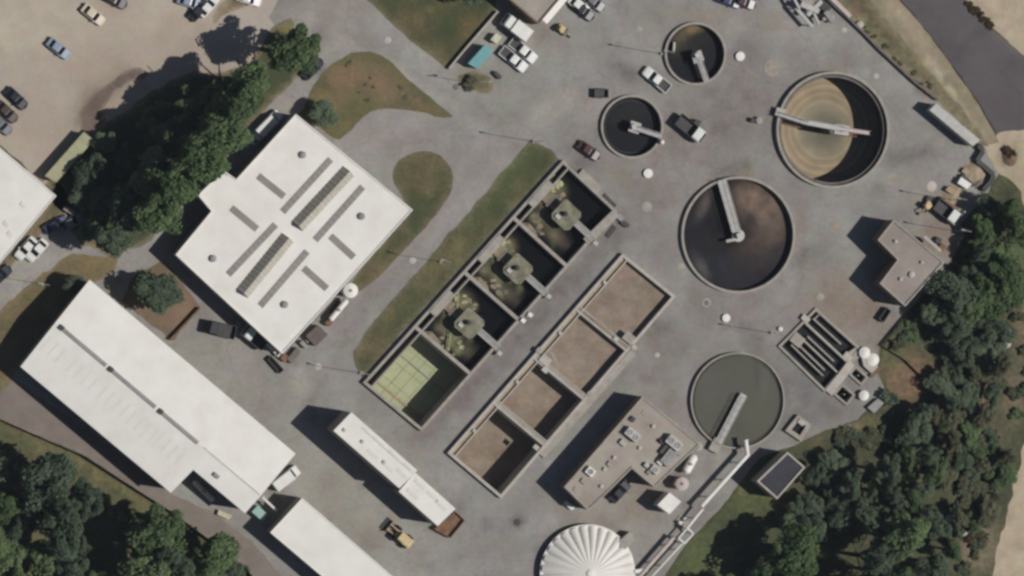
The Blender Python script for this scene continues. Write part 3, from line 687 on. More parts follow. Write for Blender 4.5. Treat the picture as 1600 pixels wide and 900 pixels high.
def control_building():
    h = 5.3
    t = flat_building("control_building", "taupe-roofed control building with rooftop air units and a notched corner", "building", [(1004, 619), (1094, 694), (1023, 762), (987, 732), (950, 769), (919, 798), (881, 761)], h, m_brick, m_taupe, .2, .28, m_conc)
    roof_box(t, "air_unit", 989, 679, 2.6, 1.5, 1.2, h, AX, m_lgrey, "cream rooftop air unit", fan=2)
    roof_box(t, "air_unit", 923, 737, 1.5, 1.3, .8, h, AX, m_white2, "white rooftop air unit", fan=1)
    roof_box(t, "air_unit", 1054, 692, 2.8, 1.7, 1.5, h, AX, m_lgrey, "tall pale grey rooftop unit", fan=2)
    roof_box(t, "air_unit", 1045, 715, 2.8, 1.7, 1.2, h, AY, m_grey, "grey ribbed rooftop unit", fan=3)
    roof_box(t, "duct", 1039, 701, 2.2, .8, .7, h, AY, m_dgrey)
    roof_box(t, "vent_box", 1024, 734, 1.5, 1.2, .9, h, AX, m_lgrey, fan=1)
    roof_box(t, "vent_box", 1011, 727, .8, .7, .8, h, AX, m_lgrey)
    roof_box(t, "vent_box", 989, 655, .8, .8, .5, h, AX, m_dgrey)
    for x, y in ((1021, 666), (945, 733), (960, 715), (1000, 700), (940, 760)):
        c = P(x, y, h + .3); MB().lathe((c.x, c.y), [(.22, h + .003), (.22, h + .35), (.34, h + .4), (0, h + .5)], 10).build("roof_vent", m_lgrey, t)
    for x, y, sx, sy, hh_, mm_ in ((1032, 722, 1.0, .8, .7, m_white2), (1060, 707, 1.2, .7, .9, m_grey), (1014, 738, .7, .7, .5, m_grey), (974, 692, 1.2, .9, .6, m_conc_w), (953, 725, .8, .8, .4, m_conc), (1035, 690, .9, .6, .8, m_dgrey), (912, 752, .9, .7, .4, m_conc)):
        roof_box(t, "vent_box", x, y, sx, sy, hh_, h, AX, mm_)
    for x, y in ((973, 676), (1007, 645), (900, 765), (975, 660)):
        roof_box(t, "roof_hatch", x, y, .9, .8, .15, h, AX, m_conc)
control_building()

def dark_roof_hut():
    px = [(1230, 706), (1258, 730), (1214, 780), (1182, 752)]; h = 5.0
    t = flat_building("electrical_hut", "small hut with a dark felt roof and pale parapet at the woodland edge", "hut", px, h, m_conc, m_asph_roof, .25, .3, m_conc_w)
    A, B = P(1230, 712, h), P(1188, 750, h); C = P(1252, 730, h)
    for i in range(1, 8):
        f = i / 8; a = P(1230 + (1182 - 1230) * f, 708 + (752 - 708) * f, h); b = P(1258 + (1214 - 1258) * f, 730 + (780 - 730) * f, h)
        a, b = a.lerp(b, .12), a.lerp(b, .88); MB().bar(a, b, .05, h + .002, h + .04).build("roof_batten", m_dgrey, t)
dark_roof_hut()

# ------------------------------------------------------------------ round tanks
def ring_pts(c, r, n=72):
    return [Vector((c.x + r * math.cos(2 * math.pi * i / n), c.y + r * math.sin(2 * math.pi * i / n))) for i in range(n)]

def radial_mat(name, bands, base):
    """ring-shaped residue left on a drained floor: colours by distance from the tank's centre"""
    m = bpy.data.materials.new(name); m.use_nodes = True; n = m.node_tree.nodes; L = m.node_tree.links.new
    b = n["Principled BSDF"]; b.inputs["Roughness"].default_value = .7
    tc = n.new("ShaderNodeTexCoord"); nz = n.new("ShaderNodeTexNoise"); nz.inputs["Scale"].default_value = .22; nz.inputs["Detail"].default_value = 4
    L(tc.outputs["Object"], nz.inputs["Vector"])
    sp = n.new("ShaderNodeVectorMath"); sp.operation = 'LENGTH'; fl = n.new("ShaderNodeVectorMath"); fl.operation = 'MULTIPLY'; fl.inputs[1].default_value = (1, 1, 0); L(tc.outputs["Object"], fl.inputs[0]); L(fl.outputs[0], sp.inputs[0])
    ad = n.new("ShaderNodeMath"); ad.operation = 'MULTIPLY_ADD'; ad.inputs[1].default_value = .55; L(nz.outputs[0], ad.inputs[0]); L(sp.outputs["Value"], ad.inputs[2])
    dv = n.new("ShaderNodeMath"); dv.operation = 'DIVIDE'; dv.inputs[1].default_value = 11.5; L(ad.outputs[0], dv.inputs[0])
    cr = n.new("ShaderNodeValToRGB"); e = cr.color_ramp.elements
    while len(e) < len(bands): e.new(.5)
    for i, (p, c) in enumerate(bands): e[i].position = p; e[i].color = (*lin(c), 1)
    L(dv.outputs[0], cr.inputs[0])
    n2 = n.new("ShaderNodeTexNoise"); n2.inputs["Scale"].default_value = .35; n2.inputs["Detail"].default_value = 6; L(tc.outputs["Object"], n2.inputs["Vector"])
    mr = n.new("ShaderNodeMapRange"); mr.inputs[1].default_value = .3; mr.inputs[2].default_value = .7; mr.inputs[3].default_value = .82; mr.inputs[4].default_value = 1.12; L(n2.outputs[0], mr.inputs[0])
    vm = n.new("ShaderNodeVectorMath"); vm.operation = 'SCALE'; L(cr.outputs[0], vm.inputs[0]); L(mr.outputs[0], vm.inputs["Scale"]); L(vm.outputs[0], b.inputs["Base Color"])
    return m
m_rings = radial_mat("banded tank residue", [(.0, (94, 92, 75)), (.14, (93, 90, 73)), (.26, (106, 101, 83)), (.36, (128, 118, 96)), (.43, (136, 125, 100)), (.46, (152, 138, 111)), (.49, (134, 122, 96)), (.54, (138, 122, 95)), (.575, (154, 138, 109)), (.61, (135, 117, 92)), (.65, (146, 127, 101)), (.685, (158, 143, 114)), (.73, (136, 117, 93)), (.78, (150, 133, 104)), (.82, (134, 118, 94)), (.86, (157, 142, 114)), (.91, (142, 129, 104)), (.96, (152, 139, 115)), (1.0, (138, 126, 105))], None)

def stain_mesh(me, org, stains, z):
    n = len(me.vertices); co = np.empty(n * 3); me.vertices.foreach_get("co", co); co = co.reshape(-1, 3); X = co[:, 0] + org[0]; Y = co[:, 1] + org[1]; st = np.zeros((n, 4))
    for (sx, sy, rx, ry, deg, rgb, al) in stains:
        c = P(sx, sy, z); t = math.radians(-deg); dx, dy = X - c.x, Y - c.y
        u = (dx * math.cos(t) + dy * math.sin(t)) / (rx * S); v = (-dx * math.sin(t) + dy * math.cos(t)) / (ry * S)
        g = al * np.exp(-(u * u + v * v) ** 1.5 * .7); col = np.array(lin(rgb)); na = g + st[:, 3] * (1 - g)
        st[:, :3] = np.where(na[:, None] > 1e-5, (col * g[:, None] + st[:, :3] * (st[:, 3] * (1 - g))[:, None]) / np.maximum(na, 1e-5)[:, None], st[:, :3]); st[:, 3] = na
    a = me.attributes.get("stain") or me.attributes.new("stain", 'FLOAT_COLOR', 'POINT'); a.data.foreach_set("color", st.ravel())

def tank(key, label, wt, zb, surf_name, surf_mat, surf_z, dished=None, wallmat=None, group=None, stains=()):
    x, y, rp, zt = ROUND[key]; c = P(x, y, zt); r = rp * S
    t = thing("round_tank", label, "tank", (c.x, c.y, 0), group)
    MB().ring(ring_pts(c, r), ring_pts(c, r - wt), zb, zt).build("tank_wall", wallmat or m_conc, t)
    MB().ring(ring_pts(c, r - wt - .012), ring_pts(c, r - wt - .10), zb + .02, zt - (.4 if key == "e" else .12)).build("wall_lining", m_stain, t)
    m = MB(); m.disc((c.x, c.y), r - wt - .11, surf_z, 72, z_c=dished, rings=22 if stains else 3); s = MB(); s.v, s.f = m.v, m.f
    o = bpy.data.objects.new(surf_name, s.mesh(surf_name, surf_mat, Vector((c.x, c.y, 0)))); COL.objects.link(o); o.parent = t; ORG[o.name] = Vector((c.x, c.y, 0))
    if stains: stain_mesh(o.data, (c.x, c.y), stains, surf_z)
    return t, c, r

def bridge(t, c, a_px, b_px, z, w, mat=m_rail, hub=None, hub_r=.9, posts=True, kerb=True, wz=None):
    A, B = P(*a_px, z), P(*b_px, z); d = (B - A).normalized(); n = Vector((-d.y, d.x, 0))
    o = MB().bar(A, B, w, z - .12, z).build("walkway", mat, t)
    for s in (-1, 1):
        m = MB(); k = max(3, int((B - A).length / 1.3))
        e, f = A + n * (w / 2 - .05) * s, B + n * (w / 2 - .05) * s
        for i in range(k + 1):
            p = e.lerp(f, i / k); m.tube((p.x, p.y, z + .002), (p.x, p.y, z + 1.05), .035, 5)
        m.tube((e.x, e.y, z + 1.05), (f.x, f.y, z + 1.05), .045, 5); m.tube((e.x, e.y, z + .55), (f.x, f.y, z + .55), .03, 5)
        m.build("handrail", m_rail, o)
    return o

# a: upper dark tank
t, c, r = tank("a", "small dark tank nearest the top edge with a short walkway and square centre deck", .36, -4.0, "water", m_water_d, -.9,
    stains=[(1068, 56, 18, 9, -38, (120, 104, 74), .85), (1084, 46, 14, 7, -10, (128, 110, 80), .85), (1070, 72, 16, 14, 0, (48, 48, 34), .6), (1055, 75, 6, 16, 10, (60, 58, 44), .5), (1090, 60, 20, 12, 0, (44, 42, 30), .5)])  # tan arc at upper left paints the sunlit inner wall into the water colour
bridge(t, c, (1091, 92), (1104, 128), 1.0, .85)
h = P(1090, 89, 1.05); MB().box((h.x, h.y, .98), (1.9, 1.9, .14), ang(12, 34)).build("centre_platform", m_rail, t)
MB().box((h.x - .2, h.y + .3, 1.5), (.8, .8, .9), .4).build("drive_unit", m_lgrey, t); MB().tube((h.x, h.y, -4), (h.x, h.y, .9), .45, 12).build("centre_column", m_conc_d, t)
m = MB(); m.bar(P(1054, 66, .2), P(1053, 80, .2), .35, -.6, .2); m.build("weir_gate", m_lgrey, t)
# b: second dark tank
t, c, r = tank("b", "small dark tank with its walkway pointing right, beside a dark truck", .36, -4.0, "water", m_water_d, -.9, stains=[(970, 180, 26, 18, 0, (34, 36, 32), .6), (1000, 170, 20, 14, 30, (40, 42, 40), .5)])
bridge(t, c, (996, 201), (1033, 213), 1.0, .9)
h = P(992, 199, 1.05); MB().box((h.x, h.y, .98), (1.9, 1.9, .14), ang(36, 12)).build("centre_platform", m_rail, t)
MB().box((h.x - .3, h.y + .1, 1.5), (.8, .8, .9), .2).build("drive_unit", m_lgrey, t); MB().tube((h.x, h.y, -4), (h.x, h.y, .9), .45, 12).build("centre_column", m_conc_d, t)
c2 = P(1035, 222, 1.6); MB().lathe((c2.x, c2.y), [(.42, .0), (.42, 1.4), (.3, 1.6), (0, 1.7)], 14).build("sample_post", m_white2, t)
MB().ring(ring_pts(c, r - .95, 60), ring_pts(c, r - 1.05, 60), -1.2, -.75).build("weir_plate", m_dgrey, t)
# c: big drained tank
t, c, r = tank("c", "largest drained tank with banded tan floor and a full-length bridge", .42, -5.6, "tank_floor", m_rings, -4.9, dished=-5.6)
bridge(t, c, (1216, 178), (1262, 193), 1.2, .75); bridge(t, c, (1262, 191.5), (1318, 202), 1.2, 1.0, m_lgrey)
bridge(t, c, (1318, 202), (1358, 208), 1.2, .7, m_pink)
h = P(1316, 203, 1.3); MB().box((h.x, h.y, 1.05), (2.6, 1.7, .25), ang(50, 8)).build("centre_platform", m_lgrey, t)
h = P(1220, 176, 1.3); MB().box((h.x, h.y, 1.0), (1.7, 1.5, .3), ang(50, 14)).build("landing", m_conc_w, t)
MB().tube((c.x, c.y, -5.6), (c.x, c.y, 1.0), .7, 16).build("centre_column", m_conc_d, t)
m = MB(); fz = -4.6
for s, ln in ((1, 8.2), (-1, 8.2)):
    d = Vector((math.cos(ang(50, 8)), math.sin(ang(50, 8)), 0)) * s
    for off in (-.6, .6):
        nv = Vector((-d.y, d.x, 0)) * off
        m.tube(c.xy.to_3d() + nv + d * .8 + Vector((0, 0, fz)), c.xy.to_3d() + d * ln + Vector((0, 0, fz + .2)), .12, 6)
m.build("rake_arm", m_rust, t)
m = MB(); m.ring(ring_pts(c, r - .62), ring_pts(c, r - 1.0), .1, .35); m.build("launder_channel", m_conc_d, t)
# d: sludge tank
t, c, r = tank("d", "tank full of dark brown sludge with a wide pale bridge from its upper rim", .4, -5.0, "sludge_surface", m_sludge, -.55, stains=[(1185, 318, 34, 30, 20, (124, 106, 92), .85), (1205, 350, 24, 40, 0, (118, 104, 92), .7), (1165, 305, 20, 16, 0, (126, 108, 96), .6), (1172, 345, 10, 10, 0, (58, 54, 54), .7),
        (1180, 385, 30, 16, -20, (96, 82, 74), .6), (1165, 410, 40, 24, -20, (60, 54, 52), .6), (1100, 320, 8, 24, 25, (110, 98, 94), .6), (1096, 415, 8, 22, -35, (112, 104, 102), .6), (1085, 370, 20, 40, 0, (44, 44, 48), .6), (1125, 415, 36, 20, 20, (46, 50, 56), .6),
        (1200, 395, 8, 24, 35, (66, 58, 56), .5), (1150, 440, 60, 10, 0, (48, 48, 52), .6), (1215, 400, 14, 26, 20, (60, 57, 60), .5)])
bridge(t, c, (1127, 281), (1150, 362), 1.0, 1.45, m_lgrey)
h = P(1154, 368, 1.1); MB().lathe((h.x, h.y), [(1.1, .75), (1.1, 1.02), (0, 1.03)], 16).build("centre_platform", m_lgrey, t)
MB().tube((h.x, h.y, -4.5), (h.x, h.y, .75), .6, 14).build("centre_column", m_conc_d, t); MB().box((h.x, h.y, 1.5), (.9, .9, .8), .3).build("drive_unit", m_lgrey, t)
m = MB(); a = P(1135, 377, 1.0); m.bar(a, P(1150, 374, 1.0), .5, .85, 1.0); m.build("scum_trough", m_conc_w, t)
# e: murky green tank
t, c, r = tank("e", "brim-full tank of murky green water with a bridge toward the lower rim", .26, -4.5, "water", m_water_g, .28, stains=[(1183, 590, 3.5, 26, -6, (60, 60, 52), .7), (1110, 600, 20, 50, 0, (84, 80, 72), .6), (1180, 650, 30, 30, 0, (76, 78, 58), .6), (1140, 660, 30, 14, 30, (62, 62, 52), .5), (1195, 600, 8, 34, 10, (90, 88, 78), .5), (1130, 570, 30, 10, 0, (72, 72, 58), .5)])
MB().ring(ring_pts(c, r - .62), ring_pts(c, r - .72), -.3, .42).build("weir_plate", m_stain, t)
bridge(t, c, (1160, 619), (1122, 692), 1.1, 1.15, m_lgrey)
h = P(1160, 621, 1.2); MB().box((h.x, h.y, 1.02), (1.2, 1.2, .2), ang(38, -72)).build("centre_platform", m_lgrey, t); MB().tube((h.x, h.y, -4), (h.x, h.y, .9), .4, 12).build("centre_column", m_conc_d, t)
h = P(1119, 696, 1.0); MB().box((h.x, h.y, .5), (2.4, 1.8, 1.0), ang(38, -72)).build("outlet_box", m_conc, t)

# ------------------------------------------------------------------ aeration basins
def blob(cx, cy, r, n=10, seed=0, ecc=1.0):
    q = random.Random(seed); return smooth_poly([(cx + r * q.uniform(.55, 1.15) * math.cos(2 * math.pi * i / n), cy + r * ecc * q.uniform(.55, 1.15) * math.sin(2 * math.pi * i / n)) for i in range(n)], 2)

def aeration():
    z = 1.0; Np, Ep, Sp, Wp = AER
    t = thing("aeration_basin", "row of four deep concrete basins, three dark with centre platforms and one empty pale green", "basin", base_of(AER))
    outer = [Vector((p.x, p.y)) for p in AER]; w = .5
    MB().ring(outer, inset(AER, w), -6.0, z).build("outer_wall", m_conc, t)
    inn = [Vector((v[0], v[1], z)) for v in inset(AER, w)]
    N, E, S_, W_ = inn
    sidew = (N - E).normalized()
    # channel wall along the verge side
    off = (E - N).normalized() * 1.15
    MB().bar(N + off, W_ + off, .28, -6.0, z - .004).build("channel_wall", m_conc, t)
    MB().bar(N + off * .45, W_ + off * .45, .95, -2.0, -1.6).build("channel_floor", m_conc_d, t)
    for k in range(1, 4):
        a, b = N.lerp(W_, k / 4), E.lerp(S_, k / 4); MB().bar(a, b, .6, -6.0, z - .008).build("dividing_wall", m_conc, t)
    for k in range(3):
        a, b = N.lerp(W_, k / 4), E.lerp(S_, k / 4); c, d = N.lerp(W_, (k + 1) / 4), E.lerp(S_, (k + 1) / 4)
        if True:
            m = MB(); ng = 24; m.add([(lambda p: (p.x, p.y, -1.1))(a.lerp(c, i_ / ng).lerp(b.lerp(d, i_ / ng), j_ / ng)) for i_ in range(ng + 1) for j_ in range(ng + 1)], [(i_ * (ng + 1) + j_, i_ * (ng + 1) + j_ + 1, (i_ + 1) * (ng + 1) + j_ + 1, (i_ + 1) * (ng + 1) + j_) for i_ in range(ng) for j_ in range(ng)])
            ow = m.build("water", m_water_t, t); org_ = ORG[t.name]; sx_, sy_ = ((889, 333), (812, 420), (743, 505))[k]; qs = random.Random(31 + k)
            st_ = [(sx_ - 42, sy_ + 4, 26, 30, 40, (26, 36, 38), .7), (sx_ - 30, sy_ - 22, 22, 16, -40, (104, 98, 74), .75), (sx_ - 22, sy_ - 34, 14, 14, 0, (132, 126, 92), .7), (sx_ - 24, sy_ + 34, 28, 10, 40, (98, 88, 74), .8), (sx_ - 48, sy_ + 14, 16, 10, 40, (84, 80, 62), .6), (sx_ - 20, sy_ + 18, 12, 14, 0, (62, 62, 48), .6)]
            st_ += [(sx_ - 30 + qs.gauss(0, 14), sy_ + 4 + qs.gauss(0, 22), qs.uniform(4, 9), qs.uniform(3, 7), qs.uniform(0, 180), qs.choice([(130, 132, 96), (96, 96, 70), (140, 128, 104), (70, 76, 56)]), qs.uniform(.4, .8)) for _ in range(34)]
            stain_mesh(ow.data, org_, st_, -1.1)
        # slab over the channel
        f0, f1 = ((.3, .72), (.3, .75), (.32, .72))[k]
        s0, s1 = a.lerp(c, f0) + off * .5, a.lerp(c, f1) + off * .5
        MB().bar(s0, s1, 1.5, z + .002, z + .14).build("channel_cover", m_conc, t)
        ctr = (a + b + c + d) / 4 + (b - a) * .01 + Vector((.2, 0, 0))
        u = (b - a).normalized(); v = (c - a).normalized()
        hs, ch = 2.1, .6
        pts = [(ctr + u * p_ + v * q_).xy for p_, q_ in ((-hs, -hs + ch * .5), (-hs + ch * .5, -hs), (hs - ch, -hs), (hs, -hs + ch), (hs, hs - ch), (hs - ch, hs), (-hs + ch, hs), (-hs, hs - ch))]
        o = MB().prism(pts, z + .05, z + .35).build("mixer_platform", m_plat, t)
        mc = ctr + u * -.35
        MB().lathe((mc.x, mc.y), [(.42, z + .353), (.42, z + 1.2), (.3, z + 1.3), (0, z + 1.35)], 12).build("mixer_motor", m_dgrey, o)
        m = MB(); m.box((ctr.x + v.x * 1.2 - u.x * 1.0, ctr.y + v.y * 1.2 - u.y * 1.0, z + .55), (.9, .7, .4), math.atan2(u.y, u.x)); m.build("gearbox", m_lgrey, o)
        m = MB()
        for q in ((-1, -1), (1, -1), (1, 1), (-1, 1)):
            p = ctr + u * q[0] * 1.3 + v * q[1] * 1.3; m.tube((p.x, p.y, -5), (p.x, p.y, z + .05), .22, 8)
        m.build("platform_column", m_conc_d, o)
        i0 = (a + c) / 2 + off * 1.1; i0 = i0 - v * .4; i1 = ctr - u * 2.0 - v * .3
        MB().bar(i0, i1, 1.9, -.9, -.45).build("inlet_trough", m_froth, t); MB().bar(i0.lerp(i1, .45) + v * .2, i0.lerp(i1, .6) + v * .2, 2.2, -.9, -.40).build("trough_gate", m_conc_d, t)
        b0, b1 = c.lerp(d, .12), c.lerp(d, .46); m = MB(); n_ = -v
        m.loft([[(p.x + n_.x * .3, p.y + n_.y * .3, -1.2), (p.x + n_.x * w_, p.y + n_.y * w_, -1.2), (p.x + n_.x * .3, p.y + n_.y * .3, -.2)] for p, w_ in ((b0, .5), (b0.lerp(b1, .3), 1.5), (b0.lerp(b1, .75), 1.3), (b1, .4))]); m.build("silt_bank", m_froth, t)
        e0 = ctr + u * 2.1 + v * -.2; e1 = e0 + u * ((b - a).length / 2 - 1.6)
        br = MB().bar(e0, e1, 1.15, z + .1, z + .2).build("access_bridge", m_grey, t)
        for s in (-1, 1):
            m = MB(); m.bar(e0 + v * .5 * s, e1 + v * .5 * s, .16, z + .203, z + .32); m.build("bridge_beam", m_conc_w, br)
    # algae and froth on the three dark cells
    qa = random.Random(4); k = 0
    for (x, y, r, n_, mats) in ((864, 291, 13, 9, "aat"), (873, 305, 11, 5, "ttg"), (856, 314, 7, 3, "tg"), (843, 358, 10, 5, "tg"), (838, 346, 7, 3, "t"), (784, 386, 12, 8, "aat"), (796, 394, 9, 4, "tg"), (774, 402, 7, 3, "ag"),
            (768, 441, 11, 5, "at"), (785, 452, 10, 4, "tg"), (790, 408, 6, 2, "a"), (724, 470, 11, 6, "tta"), (716, 460, 6, 3, "a"), (741, 482, 7, 3, "a"), (717, 492, 6, 3, "aa"), (714, 516, 6, 3, "a"), (697, 522, 6, 3, "ta"), (719, 541, 8, 4, "a"), (705, 548, 7, 3, "ta"), (688, 532, 12, 5, "tg"), (728, 499, 5, 2, "a")):
        for _ in range(n_):
            k += 1; u_, w_ = qa.gauss(0, .5) * r, qa.gauss(0, .5) * r; zz = -1.0 - .002 * (k % 40)
            m = MB(); m.prism(PL(blob(x + u_, y + w_, r * qa.uniform(.25, .6), 9, k, qa.uniform(.5, 1.1)), zz), -1.09, zz); m.build("algae_patch", {"a": m_algae, "t": m_froth, "g": m_conc_d}[qa.choice(mats)], t)
    for (a0, a1) in (((716, 455), (714, 482)), ((704, 520), (700, 548)), ((866, 272), (852, 300)), ((783, 372), (772, 398))):
        m = MB(); m.tube(P(*a0, -.3), P(*a1, -.3), .16, 6); m.build("air_pipe", m_algae, t)
    # drained fourth cell
    a, b, c, d = N.lerp(W_, .75), E.lerp(S_, .75), S_, W_
    m = MB(); m.add([(p.x, p.y, -5.1) for p in (a, b, c, d)], [(0, 1, 2, 3)]); m.build("basin_floor", m_algae, t)
    for i_ in range(4):
        for j_ in range(6):
            def pp(f, g): return a.lerp(d, f).lerp(b.lerp(c, f), g)
            q4 = [pp(i_ / 4 + .004, j_ / 6 + .003), pp(i_ / 4 + .004, (j_ + 1) / 6 - .003), pp((i_ + 1) / 4 - .004, (j_ + 1) / 6 - .003), pp((i_ + 1) / 4 - .004, j_ / 6 + .003)]
            MB().prism([p.xy for p in q4], -5.09, -5.0 - .01 * ((i_ * 5 + j_ * 3) % 4)).build("floor_panel", m_floor4, t)
    for f, w_, mt in ((.38, .16, m_grey), (.86, .45, m_tan)):
        p, q = a.lerp(d, f), b.lerp(c, f); MB().bar(p.lerp(q, .16), q.lerp(p, .03), w_, -5.02, -4.8).build("floor_pipe", mt, t)
    # ledges beside the lane and the top wall
    l0, l1 = P(916, 378, z), P(963, 332, z); MB().bar(l0, l1, 1.5, .0, z + .1).build("side_walkway", m_conc, t)
    m = MB(); m.bar(P(908, 268, z), P(938, 297, z), 1.2, .0, .75); m.build("side_slab", m_conc, t)
    for a_, b_ in (((962, 354), (949, 370)), ((884, 258), (906, 275)), ((944, 305), (962, 323))):
        MB().bar(P(*a_, .6), P(*b_, .6), .8, 0.0, .25).build("trench_cover", m_dgrey, t)
    for x, y in ((829, 492), (818, 501), (931, 380), (858, 463), (781, 552)):
        p = P(x, y, z + .6); MB().box((p.x, p.y, z + .28), (.8, .7, .55), AX).build("valve_box", m_white2 if x in (829, 818) else m_lgrey, t)
aeration()

# ------------------------------------------------------------------ settling basins
def beds():
    z = 1.0; t = thing("settling_basin", "row of four concrete basins holding flat brown sediment", "basin", base_of(BED))
    MB().ring([Vector((p.x, p.y)) for p in BED], inset(BED, .5), -6.0, z).build("outer_wall", m_conc_w, t)
    N, E, S_, W_ = [Vector((v[0], v[1], z)) for v in inset(BED, .5)]
    off = (E - N).normalized()
    MB().bar(N + off * .85, W_ + off * .85, .22, -6.0, z - .004).build("inner_wall", m_conc_w, t)
    m = MB(); m.bar(N + off * .37, W_ + off * .37, .74, -.4, .55); m.build("channel_fill", m_tan, t)
    fr = (.262, .51, .742)
    for k, f in enumerate(fr):
        a, b = N.lerp(W_, f), E.lerp(S_, f); v = (W_ - N).normalized(); g = .42
        for s in (-1, 1):
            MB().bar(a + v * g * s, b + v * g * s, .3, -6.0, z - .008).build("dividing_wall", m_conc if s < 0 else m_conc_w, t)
        MB().bar(a, b, .52, -6.0, z - .10).build("divider_walkway", m_sed if k == 0 else m_conc, t)
    fz = (-.35, -.75, -3.1, -4.7); cuts = (0,) + fr + (1,)
    for k in range(4):
        a, b = N.lerp(W_, cuts[k]), E.lerp(S_, cuts[k]); c, d = N.lerp(W_, cuts[k + 1]), E.lerp(S_, cuts[k + 1])
        m = MB(); nx, ny = 14, 12; vs = []
        for i in range(nx + 1):
            for j in range(ny + 1):
                p = a.lerp(c, i / nx).lerp(b.lerp(d, i / nx), j / ny); vs.append((p.x, p.y, fz[k] + .12 * noise.noise(p * .3)))
        m.add(vs, [(i * (ny + 1) + j, i * (ny + 1) + j + 1, (i + 1) * (ny + 1) + j + 1, (i + 1) * (ny + 1) + j) for i in range(nx) for j in range(ny)]); m.build("sediment", m_sed, t)
    # outside ledge and hatch boxes
    MB().bar(P(990, 550, .5), P(846, 712, .5), 1.3, -.02, .5).build("side_walkway", m_conc, t)
    for x, y, s, mt in ((983, 528, 2.0, m_conc), (991, 543, 1.0, m_conc_w), (852, 563, 1.9, m_conc_w), (843, 548, 1.1, m_conc), (922, 616, 1.0, m_conc), (838, 699, 1.0, m_conc_w), (852, 578, 1.1, m_lgrey), (962, 530, .8, m_lgrey)):
        p = P(x, y, z + .2); MB().box((p.x, p.y, z + .1), (s, s * .8, .24), AX).build("hatch_box", mt, t)
    m = MB(); p = P(867, 562, z); m.tube(P(861, 551, z + .3), P(870, 566, z + .3), .12, 6); m.build("sluice_pipe", m_rail, t)
    for f in (.12, .38, .63, .88):
        p = N.lerp(W_, f) + off * .4; MB().box((p.x, p.y, z + .15), (.5, .5, .4), AX).build("valve_box", m_lgrey, t)
beds()

# ------------------------------------------------------------------ contact basin with baffles
def contact():
    z = .5; t = thing("contact_basin", "serpentine basin of dark narrow channels divided by pale baffle walls", "basin", base_of(CON))
    MB().ring([Vector((p.x, p.y)) for p in CON], inset(CON, .42), -3.5, z).build("outer_wall", m_conc, t)
    N, E, S_, W_ = [Vector((v[0], v[1], z)) for v in inset(CON, .42)]
    m = MB(); m.add([(p.x, p.y, -.9) for p in (N, E, S_, W_)], [(0, 1, 2, 3)]); m.build("water", m_water_d, t)
    for f, a, b, w in ((.15, .06, .72, .2), (.32, .0, 1.0, .36), (.49, .2, .82, .2), (.60, .17, .98, .26), (.74, .14, .8, .2), (.83, .12, 1.0, .24) if False else (.84, .1, .84, .2)):
        p, q = N.lerp(W_, f), E.lerp(S_, f); MB().bar(p.lerp(q, a), p.lerp(q, b), w, -3.4, z - .01).build("baffle_wall", m_conc_w, t)
    p, q = N.lerp(W_, .2), E.lerp(S_, .2); MB().bar(N.lerp(E, .08).lerp(W_.lerp(S_, .08), 0), N.lerp(E, .08).lerp(W_.lerp(S_, .08), .15), .2, -3.4, z - .014).build("baffle_wall", m_conc, t)
    c = P(1246, 531, z); MB().box((c.x, c.y, z - .1), (2.2, 1.9, .5), AX).build("gate_platform", m_conc, t)
    c = P(1259, 498, z + .2); MB().box((c.x, c.y, z + .06), (1.5, 1.0, .2), AX).build("gate_platform", m_conc_w, t)
    MB().bar(P(1331, 567, z + .1), P(1295, 614, z + .1), 1.5, -.02, z + .1).build("end_walkway", m_conc_w, t)
    c = P(1325, 557, z); MB().box((c.x, c.y, z + .02), (1.6, 1.1, .12), AX).build("gate_platform", m_conc_w, t)
    m = MB(); m.bar(P(1346, 547, z - .1), P(1326, 560, z - .1), 1.9, -.01, z - .15); m.build("end_slab", m_conc, t)
    c = P(1220, 514, .6); MB().lathe((c.x, c.y), [(.4, .0), (.4, .5), (0, .6)], 12).build("marker_post", m_white2, t)
    for i, q in enumerate(WELLS):
        u = thing("wet_well", ("square open wet well with a pale rim right below the white domed covers", "square open wet well at the bottom corner of the serpentine basin")[i], "well", base_of(q), "wet wells")
        MB().ring([Vector((p.x, p.y)) for p in q], inset(q, .36), -3.5, z).build("well_wall", m_conc, u)
        n = inset(q, .36); m = MB(); m.add([(p[0], p[1], -2.0) for p in n], [(0, 1, 2, 3)] if area2(n) > 0 else [(3, 2, 1, 0)]); m.build("water", m_water_d, u)
        cc = cent(n); MB().tube((cc[0], cc[1], -3), (cc[0] + .1, cc[1], .1), .12, 8).build("float_pipe", m_rail, u)
contact()

